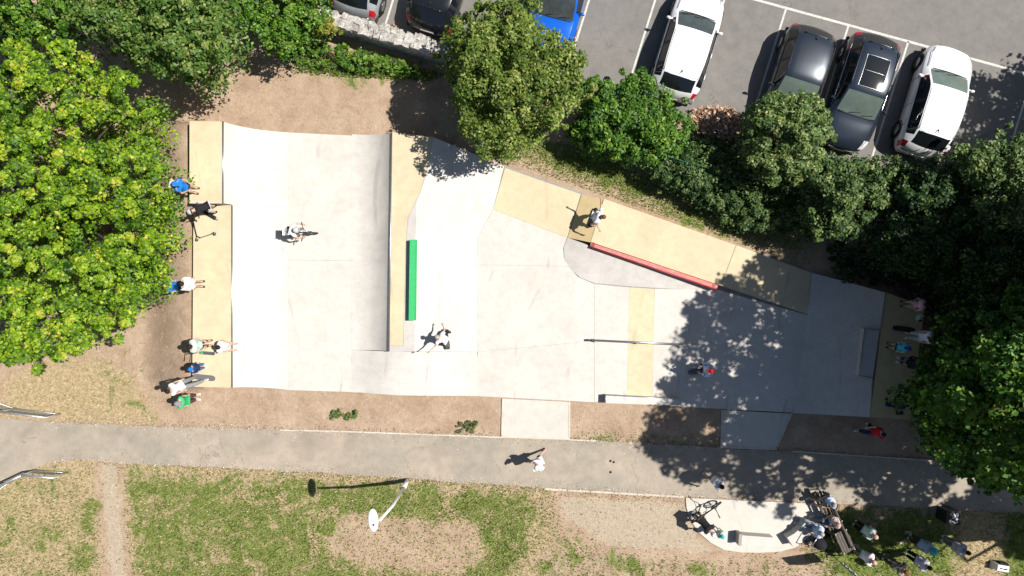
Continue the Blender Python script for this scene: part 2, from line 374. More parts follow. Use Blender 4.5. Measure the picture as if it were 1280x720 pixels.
# ------------------------------------------------------------------ path, car park
UP = [(-220, 505), (-60, 518), (0, 523), (60, 527), (130, 530), (200, 533), (420, 538.5), (628, 545.5), (711, 549), (900, 559.5), (1170, 575), (1480, 590)]
LO = [(1480, 655), (1280, 641), (1050, 629), (860, 620.5), (670, 609), (500, 597), (320, 586.5), (150, 579), (100, 574), (60, 578), (28, 592), (0, 612), (-60, 655), (-140, 720), (-220, 760)]
def wob(P, amp, seed, step=7):
    rr = random.Random(seed); out = []
    for i in range(len(P)-1):
        a, b = P[i], P[i+1]; L = math.hypot(b[0]-a[0], b[1]-a[1]); n = max(1, int(L/step))
        for k in range(n):
            t = k/n; out.append((a[0]+(b[0]-a[0])*t, a[1]+(b[1]-a[1])*t+(rr.random()-.5)*amp))
    out.append(P[-1]); return out
def sheet(name, pts, z, mat, label):
    b = MB(); b.add([T(x, y, z) for x, y in pts], [tuple(range(len(pts)))[::-1]]); me = b.mesh(name)
    bm = bmesh.new(); bm.from_mesh(me); bmesh.ops.triangulate(bm, faces=bm.faces[:]); bmesh.ops.recalc_face_normals(bm, faces=bm.faces[:])
    for f in bm.faces:
        if f.normal.z < 0: f.normal_flip()
    bm.to_mesh(me); bm.free(); o = link(name, me, None, mat); tag(o, label, None, None, 'structure'); return o
path = sheet('path', wob(UP, 2.0, 1)+wob(LO, 2.2, 2), .020, 'path_asphalt', 'pale asphalt footpath between the skatepark and the lawn')
WS = .283
def wy(x): return 75+(x-555)*WS          # car park boundary line in plan
sheet('car_park', [(-600, wy(-600)-10), (2200, wy(2200)-10), (2200, -1600), (-600, -1600)], .021, 'asphalt', 'grey asphalt car park beyond the wall')
def strip(b, pts, wd, z):
    for p, q in zip(pts[:-1], pts[1:]):
        p = Vector(p); q = Vector(q); d = (q-p).normalized(); n = Vector((-d.y, d.x))*wd/2
        b.add([T(*(p+n), z), T(*(p-n), z), T(*(q-n), z), T(*(q+n), z)], [(0, 1, 2, 3)])
def line_obj(pts, wd, label):
    b = MB(); strip(b, pts, wd, .0255); o = b.build('parking_line', 'road_paint'); 
    me = o.data
    if me.polygons[0].normal.z < 0: me.flip_normals()
    tag(o, label, None, None, 'structure')
line_obj([(930, -4), (1500, 152)], 3.0, 'long white line along the heads of the parking bays')
for x in (403, 491, 573, 655, 736, 819, 905): line_obj([(x+34, -108), (x-wy(x)*.0-40, 127)] if x > 800 else [(x+34, -108), (x-(wy(x)-12)*.315+2, wy(x)-16)], 2.5, 'white parking bay line')
for x, y in ((982, 12), (1060, 33), (1135, 52), (1212, 74), (1290, 95)): line_obj([(x, y), (x-47, y+150)], 2.5, 'white parking bay line')

# concrete edging strips along the path
def edging(pts, wd, label):
    th = thing('path_edging', label, 'edging', T(pts[0][0], pts[0][1]))
    for p, q in zip(pts[:-1], pts[1:]):
        p = Vector(p); q = Vector(q); L = (q-p).length; n = max(1, round(L/29)); d = (q-p)/n
        for i in range(n):
            a = p+d*(i+.012); c = p+d*(i+.988); s = Vector((-d.y, d.x)).normalized()*wd/2; zz = .028+random.uniform(-.004, .004)
            MB(th.location).poly([T(*(a+s), zz), T(*(a-s), zz), T(*(c-s), zz), T(*(c+s), zz)], -.05).build('edging_block', 'edging', th)
edging([(350, 537.5), (425, 539), (628, 546.5)], 1.8, 'thin pale edging along the upper side of the path left of the concrete apron')
edging([(680, 611), (855, 621)], 2.4, 'thin pale edging along the lower side of the path left of the bench pad')
edging([(990, 564), (1165, 575.5)], 1.8, 'thin edging along the upper side of the path in the tree shade')
edging([(712, 549.5), (745, 551)], 1.8, 'short pale edging between the apron and the weeds')

# ------------------------------------------------------------------ skatepark floor
SZ = .03
fl = MB(); base_poly = [(300, 163), (505, 172.5), (630, 207), (740, 245), (1020, 340), (1100, 366), (1085, 519), (905, 511.5), (592, 495), (440, 490), (355, 487.5), (300, 482)]
fl.poly([T(x, y, .006) for x, y in base_poly], -.08); park = fl.build('skatepark_floor', 'joint'); tag(park, 'pale cast concrete floor of the skatepark laid in slabs', None, None, 'structure')
def slab(pts, mat='concrete', z=SZ, name='concrete_slab', inset=.2):
    cx = sum(p[0] for p in pts)/len(pts); cy = sum(p[1] for p in pts)/len(pts); q = []
    for x, y in pts:
        d = math.hypot(x-cx, y-cy); k = 1-inset/d; q.append(T(cx+(x-cx)*k, cy+(y-cy)*k, z))
    return MB().poly(q, .0).build(name, mat, park)
slab([(361, 165.7), (440, 169.5), (440, 326), (361, 325)]); slab([(361, 325), (440, 326), (440, 437), (440, 490), (361, 487.6)])
slab([(616, 262), (709, 297), (704, 310), (705, 322), (712, 333), (597, 331), (597, 297)])
slab([(597, 331), (712, 333), (722, 346), (743, 355), (743, 426), (597, 440)])
slab([(597, 440), (743, 426), (743, 502.5), (592, 494.8)])
slab([(743, 355), (786, 359), (783.5, 504.6), (743, 502.5)])
slab([(786, 359), (818, 361), (815.5, 506.3), (783.5, 504.6)], 'concrete_buff')
slab([(818, 361), (897, 362), (1010, 394), (1005, 430), (816.5, 430)])
slab([(816.5, 430), (1005, 430), (990, 515.5), (906, 511.3), (815.5, 506.3)])
slab([(631, 210), (726, 243), (709, 297), (616, 262)], 'concrete_buff')
# aprons
def apron(pts, label):
    o = MB().poly([T(x, y, .034) for x, y in pts], -.05).build('concrete_apron', 'concrete_pad'); tag(o, label, None, None, 'structure')
    return o
apron([(629, 498), (711, 502), (711, 548), (628, 545)], 'square pale concrete apron joining the skatepark to the path')
apron([(904, 512.5), (989, 517), (969, 560), (902, 558)], 'shaded concrete apron joining the skatepark to the path')
for pts in ([(628.5, 498), (627.5, 544)], [(711.5, 502), (711.5, 546.5)], [(626.5, 545.5), (712.6, 548.5)], [(902.6, 512), (901.5, 557)], [(989.5, 516), (970.5, 558.5)], [(900.4, 558.6), (970.5, 561.2)]):
    b = MB(); p, q = Vector(pts[0]), Vector(pts[1]); d = (q-p).normalized(); s = Vector((-d.y, d.x))*1.1
    b.poly([T(*(p+s), .045), T(*(p-s), .045), T(*(q-s), .045), T(*(q+s), .045)], -.05); o = b.build('apron_kerb', 'edging'); tag(o, 'flush concrete kerb at the edge of an apron', None, None, 'structure')

def loft(rows, mat, name, parent, zbot=-.05, smooth=True):
    """rows: list of (north point, south point) Vectors. Curved top, straight side walls."""
    base = parent.location; n = len(rows)
    b = MB(base); b.add([p for r in rows for p in r], [(2*i, 2*i+1, 2*i+3, 2*i+2) for i in range(n-1)], smooth)
    top = b.build(name, mat, parent)
    if top.data.polygons[0].normal.z < 0: top.data.flip_normals()
    for k in (0, 1):
        s = MB(base); vs = []
        for r in rows: vs += [r[k], Vector((r[k].x, r[k].y, zbot))]
        s.add(vs, [(2*i, 2*i+1, 2*i+3, 2*i+2) for i in range(n-1)])
        s.build('side_wall', 'concrete_side', parent)
    return top
def arc_rows(xc, xf, h, yn0, ys0, yn1, ys1, n=14):
    run = abs(xf-xc)/PPM; r = (run*run+h*h)/(2*h); tm = math.atan2(run, r-h); sg = 1 if xf > xc else -1; rows = []
    for i in range(n+1):
        th = tm*(1-i/n); x = xf-sg*r*math.sin(th)*PPM; t = (x-xc)/(xf-xc); z = SZ+r*(1-math.cos(th))*(h-SZ)/h
        rows.append((T(x, yn0+(yn1-yn0)*t, z), T(x, ys0+(ys1-ys0)*t, z)))
    return rows
# left quarter pipes
qa = thing('quarter_pipe', 'taller pale quarter pipe with buff deck at the upper left corner', 'skate ramp', T(299, 210))
loft(arc_rows(299, 361, 1.5, 163.5, 260, 165.5, 260), 'concrete_ramp', 'ramp_face', qa)
MB(qa.location).poly([T(259.5, 163, 1.5), T(299, 163.5, 1.5), T(299, 260, 1.5), T(259.5, 259.5, 1.5)], -.05).build('deck', 'concrete_buff', qa)
MB(qa.location).tube([T(299, 163.5, 1.5), T(299, 260, 1.5)], .03).build('coping', 'steel', qa)
MB(qa.location).poly([T(259.5, 256.6, 1.507), T(298, 259, 1.507), T(298, 260.2, 1.507), T(259.5, 260.2, 1.507)], 1.08).build('end_cap', 'concrete_pad', qa)
qb = thing('quarter_pipe', 'long pale quarter pipe with buff deck down the left side', 'skate ramp', T(306, 370))
loft([(T(p[0].x*32+640, 260.1, p[0].z), p[1]) for p in arc_rows(304.2, 361, 1.08, 260.3, 479.5, 260.3, 487.3)], 'concrete_ramp', 'ramp_face', qb)
MB(qb.location).poly([T(258, 260.6, 1.08), T(304.2, 260.6, 1.08), T(304.2, 479.5, 1.08), T(256.5, 478.5, 1.08)], -.05).build('deck', 'concrete_buff', qb)
MB(qb.location).tube([T(304.2, 261, 1.08), T(304.2, 479.3, 1.08)], .03).build('coping', 'steel', qb)

# centre block
cb = thing('centre_ramp', 'raised centre block with buff deck, steel lip and bank on its right', 'skate ramp', T(520, 320))
rows = []
for (n_, s_) in arc_rows(493.8, 440, .70, 171.5, 437, 168, 437.2): rows.append((n_, s_))
rows = [(Vector((p.x-(0 if i else 0), p.y, p.z)), Vector((q.x-.10*(1-min(1, i/8)), q.y, q.z))) for i, (p, q) in enumerate(rows)]
loft(rows, 'concrete_ramp', 'ramp_face', cb)
Z = .70
def sheet_part(pts, mat, name, parent, zb=-.05): return MB(parent.location).poly([A(x, y, z) for x, y, z in pts], zb).build(name, mat, parent)
sheet_part([(489.5, 165, Z), (543, 172, Z), (537, 200, Z), (525, 240, Z), (510, 272, Z), (507, 305, Z), (504, 432, Z), (486.2, 432, Z)], 'concrete_buff', 'deck', cb)
sheet_part([(537.3, 200, Z), (532, 222, Z), (520.5, 255, Z), (519, 330, Z), (518.5, 439.5, Z), (486.2, 439.5, Z), (486.2, 432.2, Z), (504.3, 432.2, Z), (507.3, 305, Z), (510.3, 272, Z), (525.3, 240, Z)], 'concrete_grey', 'deck_margin', cb)
def bank(tops, bots, mat, name, parent, n=7):
    rows = []
    for i in range(n+1):
        t = i/n; rows.append([a.lerp(b, t) for a, b in zip(tops, bots)])
    base = parent.location; m = len(tops); b = MB(base); b.add([p for r in rows for p in r], [(i*m+j, i*m+j+1, (i+1)*m+j+1, (i+1)*m+j) for i in range(n) for j in range(m-1)], True)
    o = b.build(name, mat, parent)
    if o.data.polygons[0].normal.z < 0: o.data.flip_normals()
    for j in (0, m-1):
        a, c = tops[j], bots[j]; s = MB(base); s.add([a, c, Vector((c.x, c.y, -.05)), Vector((a.x, a.y, -.05))], [(0, 1, 2, 3)])
        s.build('side_wall', 'concrete_side', parent)
    return o
bank([A(532, 222, Z), A(520.5, 255, Z), A(519, 330, Z), A(518.5, 439.5, Z)], [T(616, 262, SZ), T(597, 297, SZ), T(597, 333, SZ), T(597, 439.5, SZ)], 'concrete_ramp', 'bank', cb)
bank([A(543, 172, Z), A(537, 200, Z), A(532, 222, Z)], [T(630, 208, SZ), T(624, 232, SZ), T(616, 262, SZ)], 'concrete_ramp', 'bank', cb)
MB(cb.location).tube([T(493.6, 171, Z), T(490.2, 437, Z)], .03).build('coping', 'steel', cb)
# low roll-over below the centre block
hb = thing('roll_over', 'low white roll over hump below the end of the centre block', 'skate ramp', T(515, 465))
prof = [(440, SZ), (452, .07), (464, .17), (476, .28), (488, .36), (500, .40), (514, .40), (528, .36), (545, .27), (562, .17), (580, .07), (596.5, SZ)]
loft([(T(x, 437.4+(x-440)*.016, z), T(x, 490+(x-440)*.0305, z)) for x, z in prof], 'concrete_ramp', 'ramp_face', hb)
# green ledge
gl = thing('grind_ledge', 'bright green ledge on the right edge of the centre block', 'ledge', A(516, 350, Z))
sheet_part([(512.5, 299.5, Z+.26), (520.5, 299.5, Z+.26), (519.2, 400.5, Z+.26), (511, 400.5, Z+.26)], 'green_paint', 'ledge_block', gl, Z+.001)
for xa, xb in ((512.5, 511), (520.5, 519.2)): MB(gl.location).tube([A(xa, 299.6, Z+.262), A(xb, 400.4, Z+.262)], .012, 5).build('steel_edge', 'green_paint', gl)
# tan kicker, platform, red ledge
P6 = .30
pl = thing('raised_platform', 'long raised buff platform along the upper edge with a tan kicker at its left end', 'platform', T(830, 310))
bank([A(754, 248.5, P6), A(738, 303, P6)], [T(727, 243.5, SZ+.004), T(709.5, 297, SZ+.004)], 'concrete_tan', 'kicker', pl)
sheet_part([(755, 248.5, P6), (920, 306.5, P6), (901, 357, P6), (738.5, 302.5, P6)], 'concrete_buff', 'deck', pl)
bank([A(920.5, 306.7, P6), A(901.5, 357, P6)], [T(1014, 341, SZ+.004), T(1009, 393, SZ+.004)], 'concrete_buff', 'deck_slope', pl)
apex = A(737.5, 307.5, .22); ringp = [(709.5, 297), (704.5, 309), (705.5, 324), (713, 336), (725, 347), (743, 354), (786, 358), (840, 361), (897, 363)]
kb = MB(pl.location)
kv = [apex]+[T(x, y, SZ+.003) for x, y in ringp]+[apex.lerp(T(x, y, SZ), .5)+Vector((0, 0, .03)) for x, y in ringp]; m9 = len(ringp)
kf = [(0, 1+m9+i, 2+m9+i) for i in range(m9-1)]+[(1+m9+i, 1+i, 2+i, 2+m9+i) for i in range(m9-1)]
kb.add(kv, kf, True); ko = kb.build('corner_bank', 'concrete_grey', pl)
if ko.data.polygons[0].normal.z < 0: ko.data.flip_normals()
rl = thing('grind_ledge', 'long red ledge along the lower edge of the raised platform', 'ledge', A(817, 332, P6))
sheet_part([(738.6, 303, P6+.05), (897.5, 356, P6+.05), (896, 362, P6+.05), (738, 308.6, P6+.05)], 'red_paint', 'ledge_block', rl)
MB(rl.location).tube([A(738, 308.6, P6+.05), A(896, 362, P6+.05)], .03, 6).build('steel_edge', 'dark_red', rl)
MB(rl.location).tube([A(738.6, 303, P6+.052), A(897.5, 356, P6+.052)], .012, 6).build('steel_edge', 'dark_red', rl)
for x, y in ((741, 306.5), (892, 357.5)): MB(rl.location).box(A(x, y, P6+.03), (.12, .2, .06), R(-19)).build('end_plate', 'dark_red', rl)
# right bank and deck
ED = 1.0
eb = thing('end_bank', 'shaded bank and olive deck at the right end of the skatepark', 'skate ramp', T(1060, 440))
bank([A(1107, 365.5, ED), A(1100, 413, ED), A(1091, 472, ED), A(1087, 521.5, ED)], [T(1014.5, 341, SZ+.004), T(1009, 393, SZ+.004), T(998, 465, SZ+.004), T(990, 516, SZ+.004)], 'concrete_grey', 'bank', eb)
sheet_part([(1107.3, 365.5, ED), (1156, 383, ED), (1137, 524.5, ED), (1087.3, 521.5, ED)], 'concrete_tan', 'deck', eb)
sheet_part([(1081, 411, ED+.05), (1099, 412.5, ED+.05), (1091, 472.5, ED+.05), (1073.5, 469.5, ED+.05)], 'concrete_grey', 'step_box', eb, .5)
for a, c in (((1081, 411), (1073.5, 469.5)), ((1081, 411), (1099, 412.5)), ((1073.5, 469.5), (1091, 472.5)), ((1107, 365.5), (1100, 412)), ((1091, 473), (1087, 521.5))):
    MB(eb.location).tube([A(*a, ED+.05 if a[0] < 1100 and a[1] < 470 else ED), A(*c, ED+.05 if c[1] < 473 and a[1] < 470 else ED)], .025, 6).build('coping', 'concrete_side', eb)
# flat rail
fr = thing('grind_rail', 'long thin steel grind rail crossing the yellow stripe', 'rail', T(796, 428))
MB(fr.location).tube([A(739.5, 425, .35), A(855, 430.5, .35)], .035, 8).build('bar', 'steel', fr)
for x in (744, 796, 848): MB(fr.location).tube([T(x-1, 427.5+(x-744)*.045, .0), A(x, 425.2+(x-739)*.0476, .35)], .025, 8).build('post', 'steel', fr)
MB(fr.location).box(A(740.5, 425, .33), (.16, .08, .07)).build('end_plate', 'black_metal', fr)
# low concrete ledge by the lower edge
ll = thing('grind_ledge', 'low white concrete ledge on the lower edge of the floor', 'ledge', T(803, 498))
sheet_part([(757.5, 494, .38), (850.5, 499, .38), (850, 506.5, .38), (757, 504, .38)], 'concrete_ramp', 'ledge_block', ll, .0)
MB(ll.location).tube([A(757.5, 494, .385), A(850.5, 499, .385)], .012, 5).build('steel_edge', 'steel', ll)
MB(ll.location).tube([A(757.2, 494, .385), A(757, 504, .385)], .012, 5).build('steel_edge', 'steel', ll)

# graffiti-like pink scuff on the bank
# bench pad
pad = [(857, 622), (1020, 629.5), (1029, 640), (1024, 655), (1012, 670), (994, 684), (975, 689), (950, 690.5), (925, 690), (905, 687), (888, 678), (873, 665), (863, 650), (858, 635)]
o = MB().poly([T(x, y, .034) for x, y in pad], -.05).build('bench_pad', 'concrete_pad'); tag(o, 'rounded pale concrete pad with benches beside the path', None, None, 'structure')
# bench blocks
bb = thing('bench', 'straight pale concrete block bench on the rounded pad', 'bench', T(942, 674))
k = (1-.45/H)
sheet_part([(926, 669, .45), (967, 672, .45), (966, 684, .45), (925, 681, .45)], 'concrete_ramp', 'seat_block', bb, .034)
sheet_part([(924, 667.5, .47), (928, 667.8, .47), (927, 682.5, .47), (923, 682, .47)], 'concrete_side', 'end_plate', bb, .034)
cbn = thing('bench', 'curved pale concrete bench with a seated man at its upper end', 'bench', T(1000, 665))
inn = [(984, 672), (993, 667), (1001, 660), (1007, 652)]; outr = [(992, 684), (1003, 678), (1013, 669), (1020, 660)]
b = MB(cbn.location); b.poly([A(x, y, .45) for x, y in inn+outr[::-1]], .034); b.build('seat_block', 'concrete_ramp', cbn)

# ------------------------------------------------------------------ stone wall
def rock_mesh(seed):
    bm = bmesh.new(); bmesh.ops.create_cube(bm, size=1); bmesh.ops.subdivide_edges(bm, edges=bm.edges[:], cuts=1, use_grid_fill=True)
    rr = random.Random(seed)
    for v in bm.verts:
        v.co *= 1-.13*(v.co.length-.5); v.co += Vector((rr.uniform(-.07, .07), rr.uniform(-.07, .07), rr.uniform(-.09, .09)))
    me = bpy.data.meshes.new('stone'); bm.to_mesh(me); bm.free(); me.materials.append(MATS['stone']); return me
rocks = [rock_mesh(i) for i in range(7)]
ang = math.atan2(-WS, 1)
wall = thing('stone_wall', 'old rubble stone wall between the car park and the bare earth', 'wall', T(480, wy(480)))
def wl(x, off, z):  # along the wall: x plan pixel, off metres to the north of the centre line
    p = T(x, wy(x)-2, z); return p+Vector((math.sin(-ang)*off, math.cos(ang)*off, 0))
WH = 1.12
for (xa, xb, h) in ((330, 650, WH-.05),):
    b = MB(wall.location); b.poly([wl(xa, -.20, h), wl(xb, -.20, h), wl(xb, .20, h), wl(xa, .20, h)], -.05); b.build('mortar_core', 'stone', wall)
x = 385.0
def put_rock(x, off, z, d):
    o = bpy.data.objects.new('stone', random.choice(rocks)); C.objects.link(o); o.parent = wall
    o.location = wl(x, off, z)-wall.location; o.scale = d; o.rotation_euler = (random.uniform(-.12, .12), random.uniform(-.12, .12), ang+random.uniform(-.3, .3)*(z > .9))
while x < 600:
    wd = random.uniform(.16, .38)
    for off in (-.19, -.02, .15): put_rock(x+wd*16+random.uniform(-3, 3), off+random.uniform(-.03, .03), WH-.09+random.uniform(-.02, .02), (wd*random.uniform(.8, 1.2), random.uniform(.18, .28), .22))
    x += wd*PPM*.93
for row in range(4):
    x = 385.0+row*5
    while x < 600:
        wd = random.uniform(.25, .5); put_rock(x+wd*16, -.185, .80-row*.23, (wd, .10, .22)); x += wd*PPM*.95

# ------------------------------------------------------------------ foliage
def leaves_mesh(name, cen, rad, per, size, seed, tint0=0., flat=.75, squash=.8, shell=.55, aspect=.6):
    """leaf quads around blob centres; cen (n,3) rad (n,)"""
    g = np.random.default_rng(seed); n = len(cen); k = np.repeat(np.arange(n), per); N = len(k)
    d = g.normal(size=(N, 3)); d /= np.linalg.norm(d, axis=1)[:, None]; d[:, 2] = np.where(d[:, 2] < -.3, -d[:, 2], d[:, 2])
    rr = (shell+(1.08-shell)*g.random(N)**.7)*rad[k]; pos = cen[k]+d*rr[:, None]*np.array([1, 1, squash])
    nrm = d*(1-flat)+np.array([0, 0, 1])*flat+g.normal(size=(N, 3))*.38; nrm /= np.linalg.norm(nrm, axis=1)[:, None]
    a = g.normal(size=(N, 3)); t = a-(a*nrm).sum(1)[:, None]*nrm; t /= np.linalg.norm(t, axis=1)[:, None]; b = np.cross(nrm, t)
    s = size*(.6+.8*g.random(N)); L = t*s[:, None]*.5; W_ = b*s[:, None]*.5*aspect; droop = nrm*s[:, None]*.12
    V = np.stack([pos-L-droop, pos+W_, pos+L-droop, pos-W_], 1).reshape(-1, 3)
    tint = np.clip(tint0+.42+.2*g.normal(size=N)+.14*g.normal(size=n)[k]+.12*d[:, 2], 0, 1)
    return V, np.repeat(tint, 4)
def quads_obj(name, V, tint, mat, parent=None, base=None):
    if base is not None: V = V-np.array(base)
    n = len(V)//4; me = bpy.data.meshes.new(name); me.vertices.add(len(V)); me.vertices.foreach_set('co', V.astype(np.float32).ravel())
    me.loops.add(4*n); me.loops.foreach_set('vertex_index', np.arange(4*n, dtype=np.int32)); me.polygons.add(n); me.polygons.foreach_set('loop_start', np.arange(0, 4*n, 4, dtype=np.int32))
    me.update(calc_edges=True); a = me.attributes.new('tint', 'FLOAT', 'POINT'); a.data.foreach_set('value', tint.astype(np.float32))
    return link(name, me, parent, mat)
def sample_poly(P, n, g):
    P = np.array(P, float); lo = P.min(0); hi = P.max(0); out = []
    while len(out) < n:
        q = lo+(hi-lo)*g.random((4*n, 2)); q = q[inpoly(q[:, 0], q[:, 1], [tuple(p) for p in P])]; out += list(q)
    return np.array(out[:n])
def branch(b, p0, p1, r0, r1, g, n=5, bend=.12):
    p0 = Vector(p0); p1 = Vector(p1); L = (p1-p0).length; pts = []; rs = []
    for i in range(n+1):
        t = i/n; q = p0.lerp(p1, t)
        if 0 < i < n: q += Vector((g.normal(), g.normal(), g.normal()*.4))*bend*L*.4
        pts.append(q); rs.append(r0+(r1-r0)*t)
    b.tube(pts, rs, 7)
def grow(th, cen, trunk_xy, hgt, tr, seed):
    g = np.random.default_rng(seed+99); base = Vector((trunk_xy[0], trunk_xy[1], 0)); top = base+Vector((0, 0, hgt))
    b = MB(th.location); branch(b, base, top, tr, tr*.55, g, 6, .04); b.build('trunk', 'bark', th)
    b = MB(th.location); sel = g.permutation(len(cen))[:min(len(cen), 26)]
    for i in sel:
        s = base.lerp(top, g.uniform(.55, 1)); branch(b, s, Vector(cen[i]), tr*.32, .02, g, 5, .16)
    b.build('limb', 'bark', th)
def canopy(name, label, P, z0, z1, nb, rb, per, size, mat, seed, tint=0., trunk=None, tr=.12, cat='tree', soft=60., group=None, edgez=None, **kw):
    """crown whose outline seen from above follows P; z0 at the rim, z1 in the middle"""
    g = np.random.default_rng(seed); nb = int(nb*1.5); nbo = max(6, nb//10); rp = rb*PPM
    q = sample_poly(P, nbo*6, g); keep = []
    A0 = (np.array(P).max(0)-np.array(P).min(0)); sp = .62*math.sqrt(A0[0]*A0[1]*.75/nbo)
    for p in q:
        if all((p[0]-k[0])**2+(p[1]-k[1])**2 > sp*sp for k in keep): keep.append(p)
    bo = np.array(keep[:int(nbo*1.4)]); Rb = sp*1.05; k9 = max(4, int(round(nb/len(bo))))
    bi = np.repeat(np.arange(len(bo)), k9); ctr = bo.mean(0); radial = bo-ctr; radial /= np.linalg.norm(radial, axis=1)[:, None]+1e-6
    a_ = g.random(len(bi))*2*np.pi; rr_ = np.sqrt(g.random(len(bi))); e1 = rr_*np.cos(a_)*1.35; e2 = rr_*np.sin(a_)*.8
    R1 = radial[bi]; off = R1*e1[:, None]*Rb+np.stack([-R1[:, 1], R1[:, 0]], 1)*e2[:, None]*Rb; q = bo[bi]+off
    ok = inpoly(q[:, 0], q[:, 1], P); d = edgedist(q[:, 0], q[:, 1], P)*np.where(ok, 1, -1); stray = g.random(len(q)) < (.03 if seed == 11 else .2); ok = np.where(stray, d > -rp*.9, d > rp*.2*g.random(len(q))); q = q[ok]; d = d[ok]; rr_ = rr_[ok]; bi = bi[ok]
    t = np.clip(d/soft, 0, 1); span = max(.28, min(.9, (z1-z0)*.32)); zj = g.uniform(-span, span*.45, len(bo))
    z = z0+(z1-z0)*np.sqrt(1-(1-t)**2)*.95+zj[bi]-rr_**2*span*.7+g.normal(size=len(q))*.06; z = np.maximum(z, .1+rb*.3)
    kk = 1-z/H; cen = np.stack([(q[:, 0]-640)/PPM*kk, -(q[:, 1]-360)/PPM*kk, z], 1); rad = rb*(.36+.42*g.random(len(q)))*np.where(d < 0, .6, 1)
    m = int(len(q)*.4); low = cen[g.permutation(len(cen))[:m]].copy(); low[:, 2] *= g.uniform(.45, .75, m); mid = low[:, :2].mean(0); low[:, :2] = mid+(low[:, :2]-mid)*.9
    c2 = np.concatenate([cen, low]); r2 = np.concatenate([rad, rb*1.3*np.ones(m)]); per = int(per*.62); kw.setdefault('flat', .5)
    if trunk is None: trunk = (cen[:, 0].mean(), cen[:, 1].mean())
    else: trunk = (T(*trunk).x, T(*trunk).y)
    th = thing(name, label, cat, (trunk[0], trunk[1], 0), 0, group)
    V, ti = leaves_mesh(name, c2, r2, per, size, seed, tint, **kw)
    quads_obj('crown' if cat == 'tree' else 'foliage', V, ti, mat, th, th.location)
    grow(th, cen, trunk, z0*.75 if cat == 'tree' else z0*.6, tr, seed)
    return th

canopy('maple_tree', 'huge yellow green maple filling the left side of the picture', [(-140, 30), (0, 46), (38, 42), (75, 38), (105, 55), (130, 76), (172, 82), (188, 102), (181, 122), (194, 142), (182, 165), (194, 186), (203, 210), (196, 226), (186, 258), (188, 284), (208, 300), (222, 316), (206, 334), (184, 350), (184, 372), (176, 398), (168, 424), (140, 428), (118, 440), (96, 442), (66, 456), (44, 466), (18, 458), (-140, 470)],
       4.2, 7.2, 700, .34, 150, .102, 'leaf_maple', 11, -.04, (150, 290), .28, soft=110, aspect=.75)
canopy('broadleaf_tree', 'dark green tree behind the maple casting shade on bare earth', [(80, -60), (290, -60), (292, 10), (296, 50), (288, 78), (268, 76), (255, 92), (232, 106), (210, 104), (196, 92), (178, 84), (165, 72), (140, 62), (118, 46), (92, 36), (84, 10)],
       3.6, 5.6, 250, .40, 85, .13, 'leaf_green', 12, .14, (262, 74), .18, soft=70)
canopy('broadleaf_tree', 'mid green tree in the top left corner above the maple', [(-160, -80), (86, -80), (88, 8), (84, 34), (66, 40), (44, 36), (22, 46), (-10, 50), (-160, 60)], 3.8, 5.6, 190, .42, 85, .14, 'leaf_bright', 13, .08, (90, 40), .18, soft=70)
canopy('shrub', 'bright green bush at the top edge between dark tree and wall', [(250, -50), (420, -50), (400, 0), (415, 25), (395, 40), (372, 50), (372, 66), (345, 74), (318, 66), (300, 50), (288, 20)], 1.6, 2.9, 170, .34, 80, .11, 'leaf_bright', 14, .06, (345, 50), .07, 'shrub', 50)
canopy('shrub', 'yellow green climber with pink tips hanging over the left end of the wall', [(345, -5), (378, 2), (398, 12), (420, 28), (424, 38), (400, 42), (372, 40), (352, 30)], 1.5, 1.95, 60, .22, 70, .10, 'leaf_lime', 15, .12, (390, 40), .05, 'shrub', 30)
canopy('shrub', 'low leafy weeds growing along the foot of the stone wall', [(345, 56), (380, 48), (430, 58), (468, 64), (500, 76), (530, 82), (520, 92), (488, 94), (440, 92), (400, 84), (352, 80)], .25, .62, 110, .17, 60, .085, 'leaf_bright', 16, .1, (440, 76), .03, 'shrub', 22)
canopy('broadleaf_tree', 'olive green tree overhanging the upper edge of the skatepark', [(648, -20), (612, -4), (584, 14), (566, 30), (552, 52), (549, 80), (557, 110), (570, 132), (576, 158), (588, 182), (602, 196), (640, 190), (664, 188), (690, 168), (712, 152), (726, 124), (738, 98), (734, 66), (716, 52), (694, 42), (676, 22), (664, -10)],
       2.7, 5.2, 330, .40, 95, .115, 'leaf_olive', 17, .1, (640, 140), .16, soft=80)
canopy('broadleaf_tree', 'rounded bright green tree beside the white car rear', [(728, 104), (752, 94), (780, 96), (800, 88), (828, 108), (850, 130), (862, 156), (858, 180), (838, 198), (800, 206), (764, 198), (735, 186), (712, 176), (716, 140)],
       1.0, 2.5, 230, .36, 85, .12, 'leaf_bright', 18, -.02, (775, 165), .10, soft=55)
canopy('shrub', 'dark hedge like shrub growing through the green mesh fence', [(800, 196), (850, 182), (890, 172), (925, 186), (950, 200), (945, 232), (935, 262), (905, 270), (880, 258), (845, 240), (812, 222)], 0.5, 1.6, 190, .32, 75, .10, 'leaf_silver', 19, -.12, (870, 215), .06, 'shrub', 40)
canopy('broadleaf_tree', 'small sunlit tree covering the front of the dark parked car', [(942, 132), (958, 118), (984, 110), (1010, 108), (1024, 126), (1046, 146), (1050, 172), (1034, 188), (1030, 214), (1004, 232), (968, 232), (940, 216), (922, 190), (930, 160)],
       1.7, 3.7, 190, .33, 85, .11, 'leaf_silver', 20, .14, (950, 190), .09, soft=50)
canopy('shrub', 'leafy shrub with pale tips at the lower end of the fence row', [(880, 232), (930, 222), (975, 232), (1002, 246), (1008, 276), (985, 294), (950, 290), (915, 284), (885, 262)], 0.5, 1.4, 130, .30, 75, .10, 'leaf_silver', 21, -.05, (945, 262), .05, 'shrub', 35)
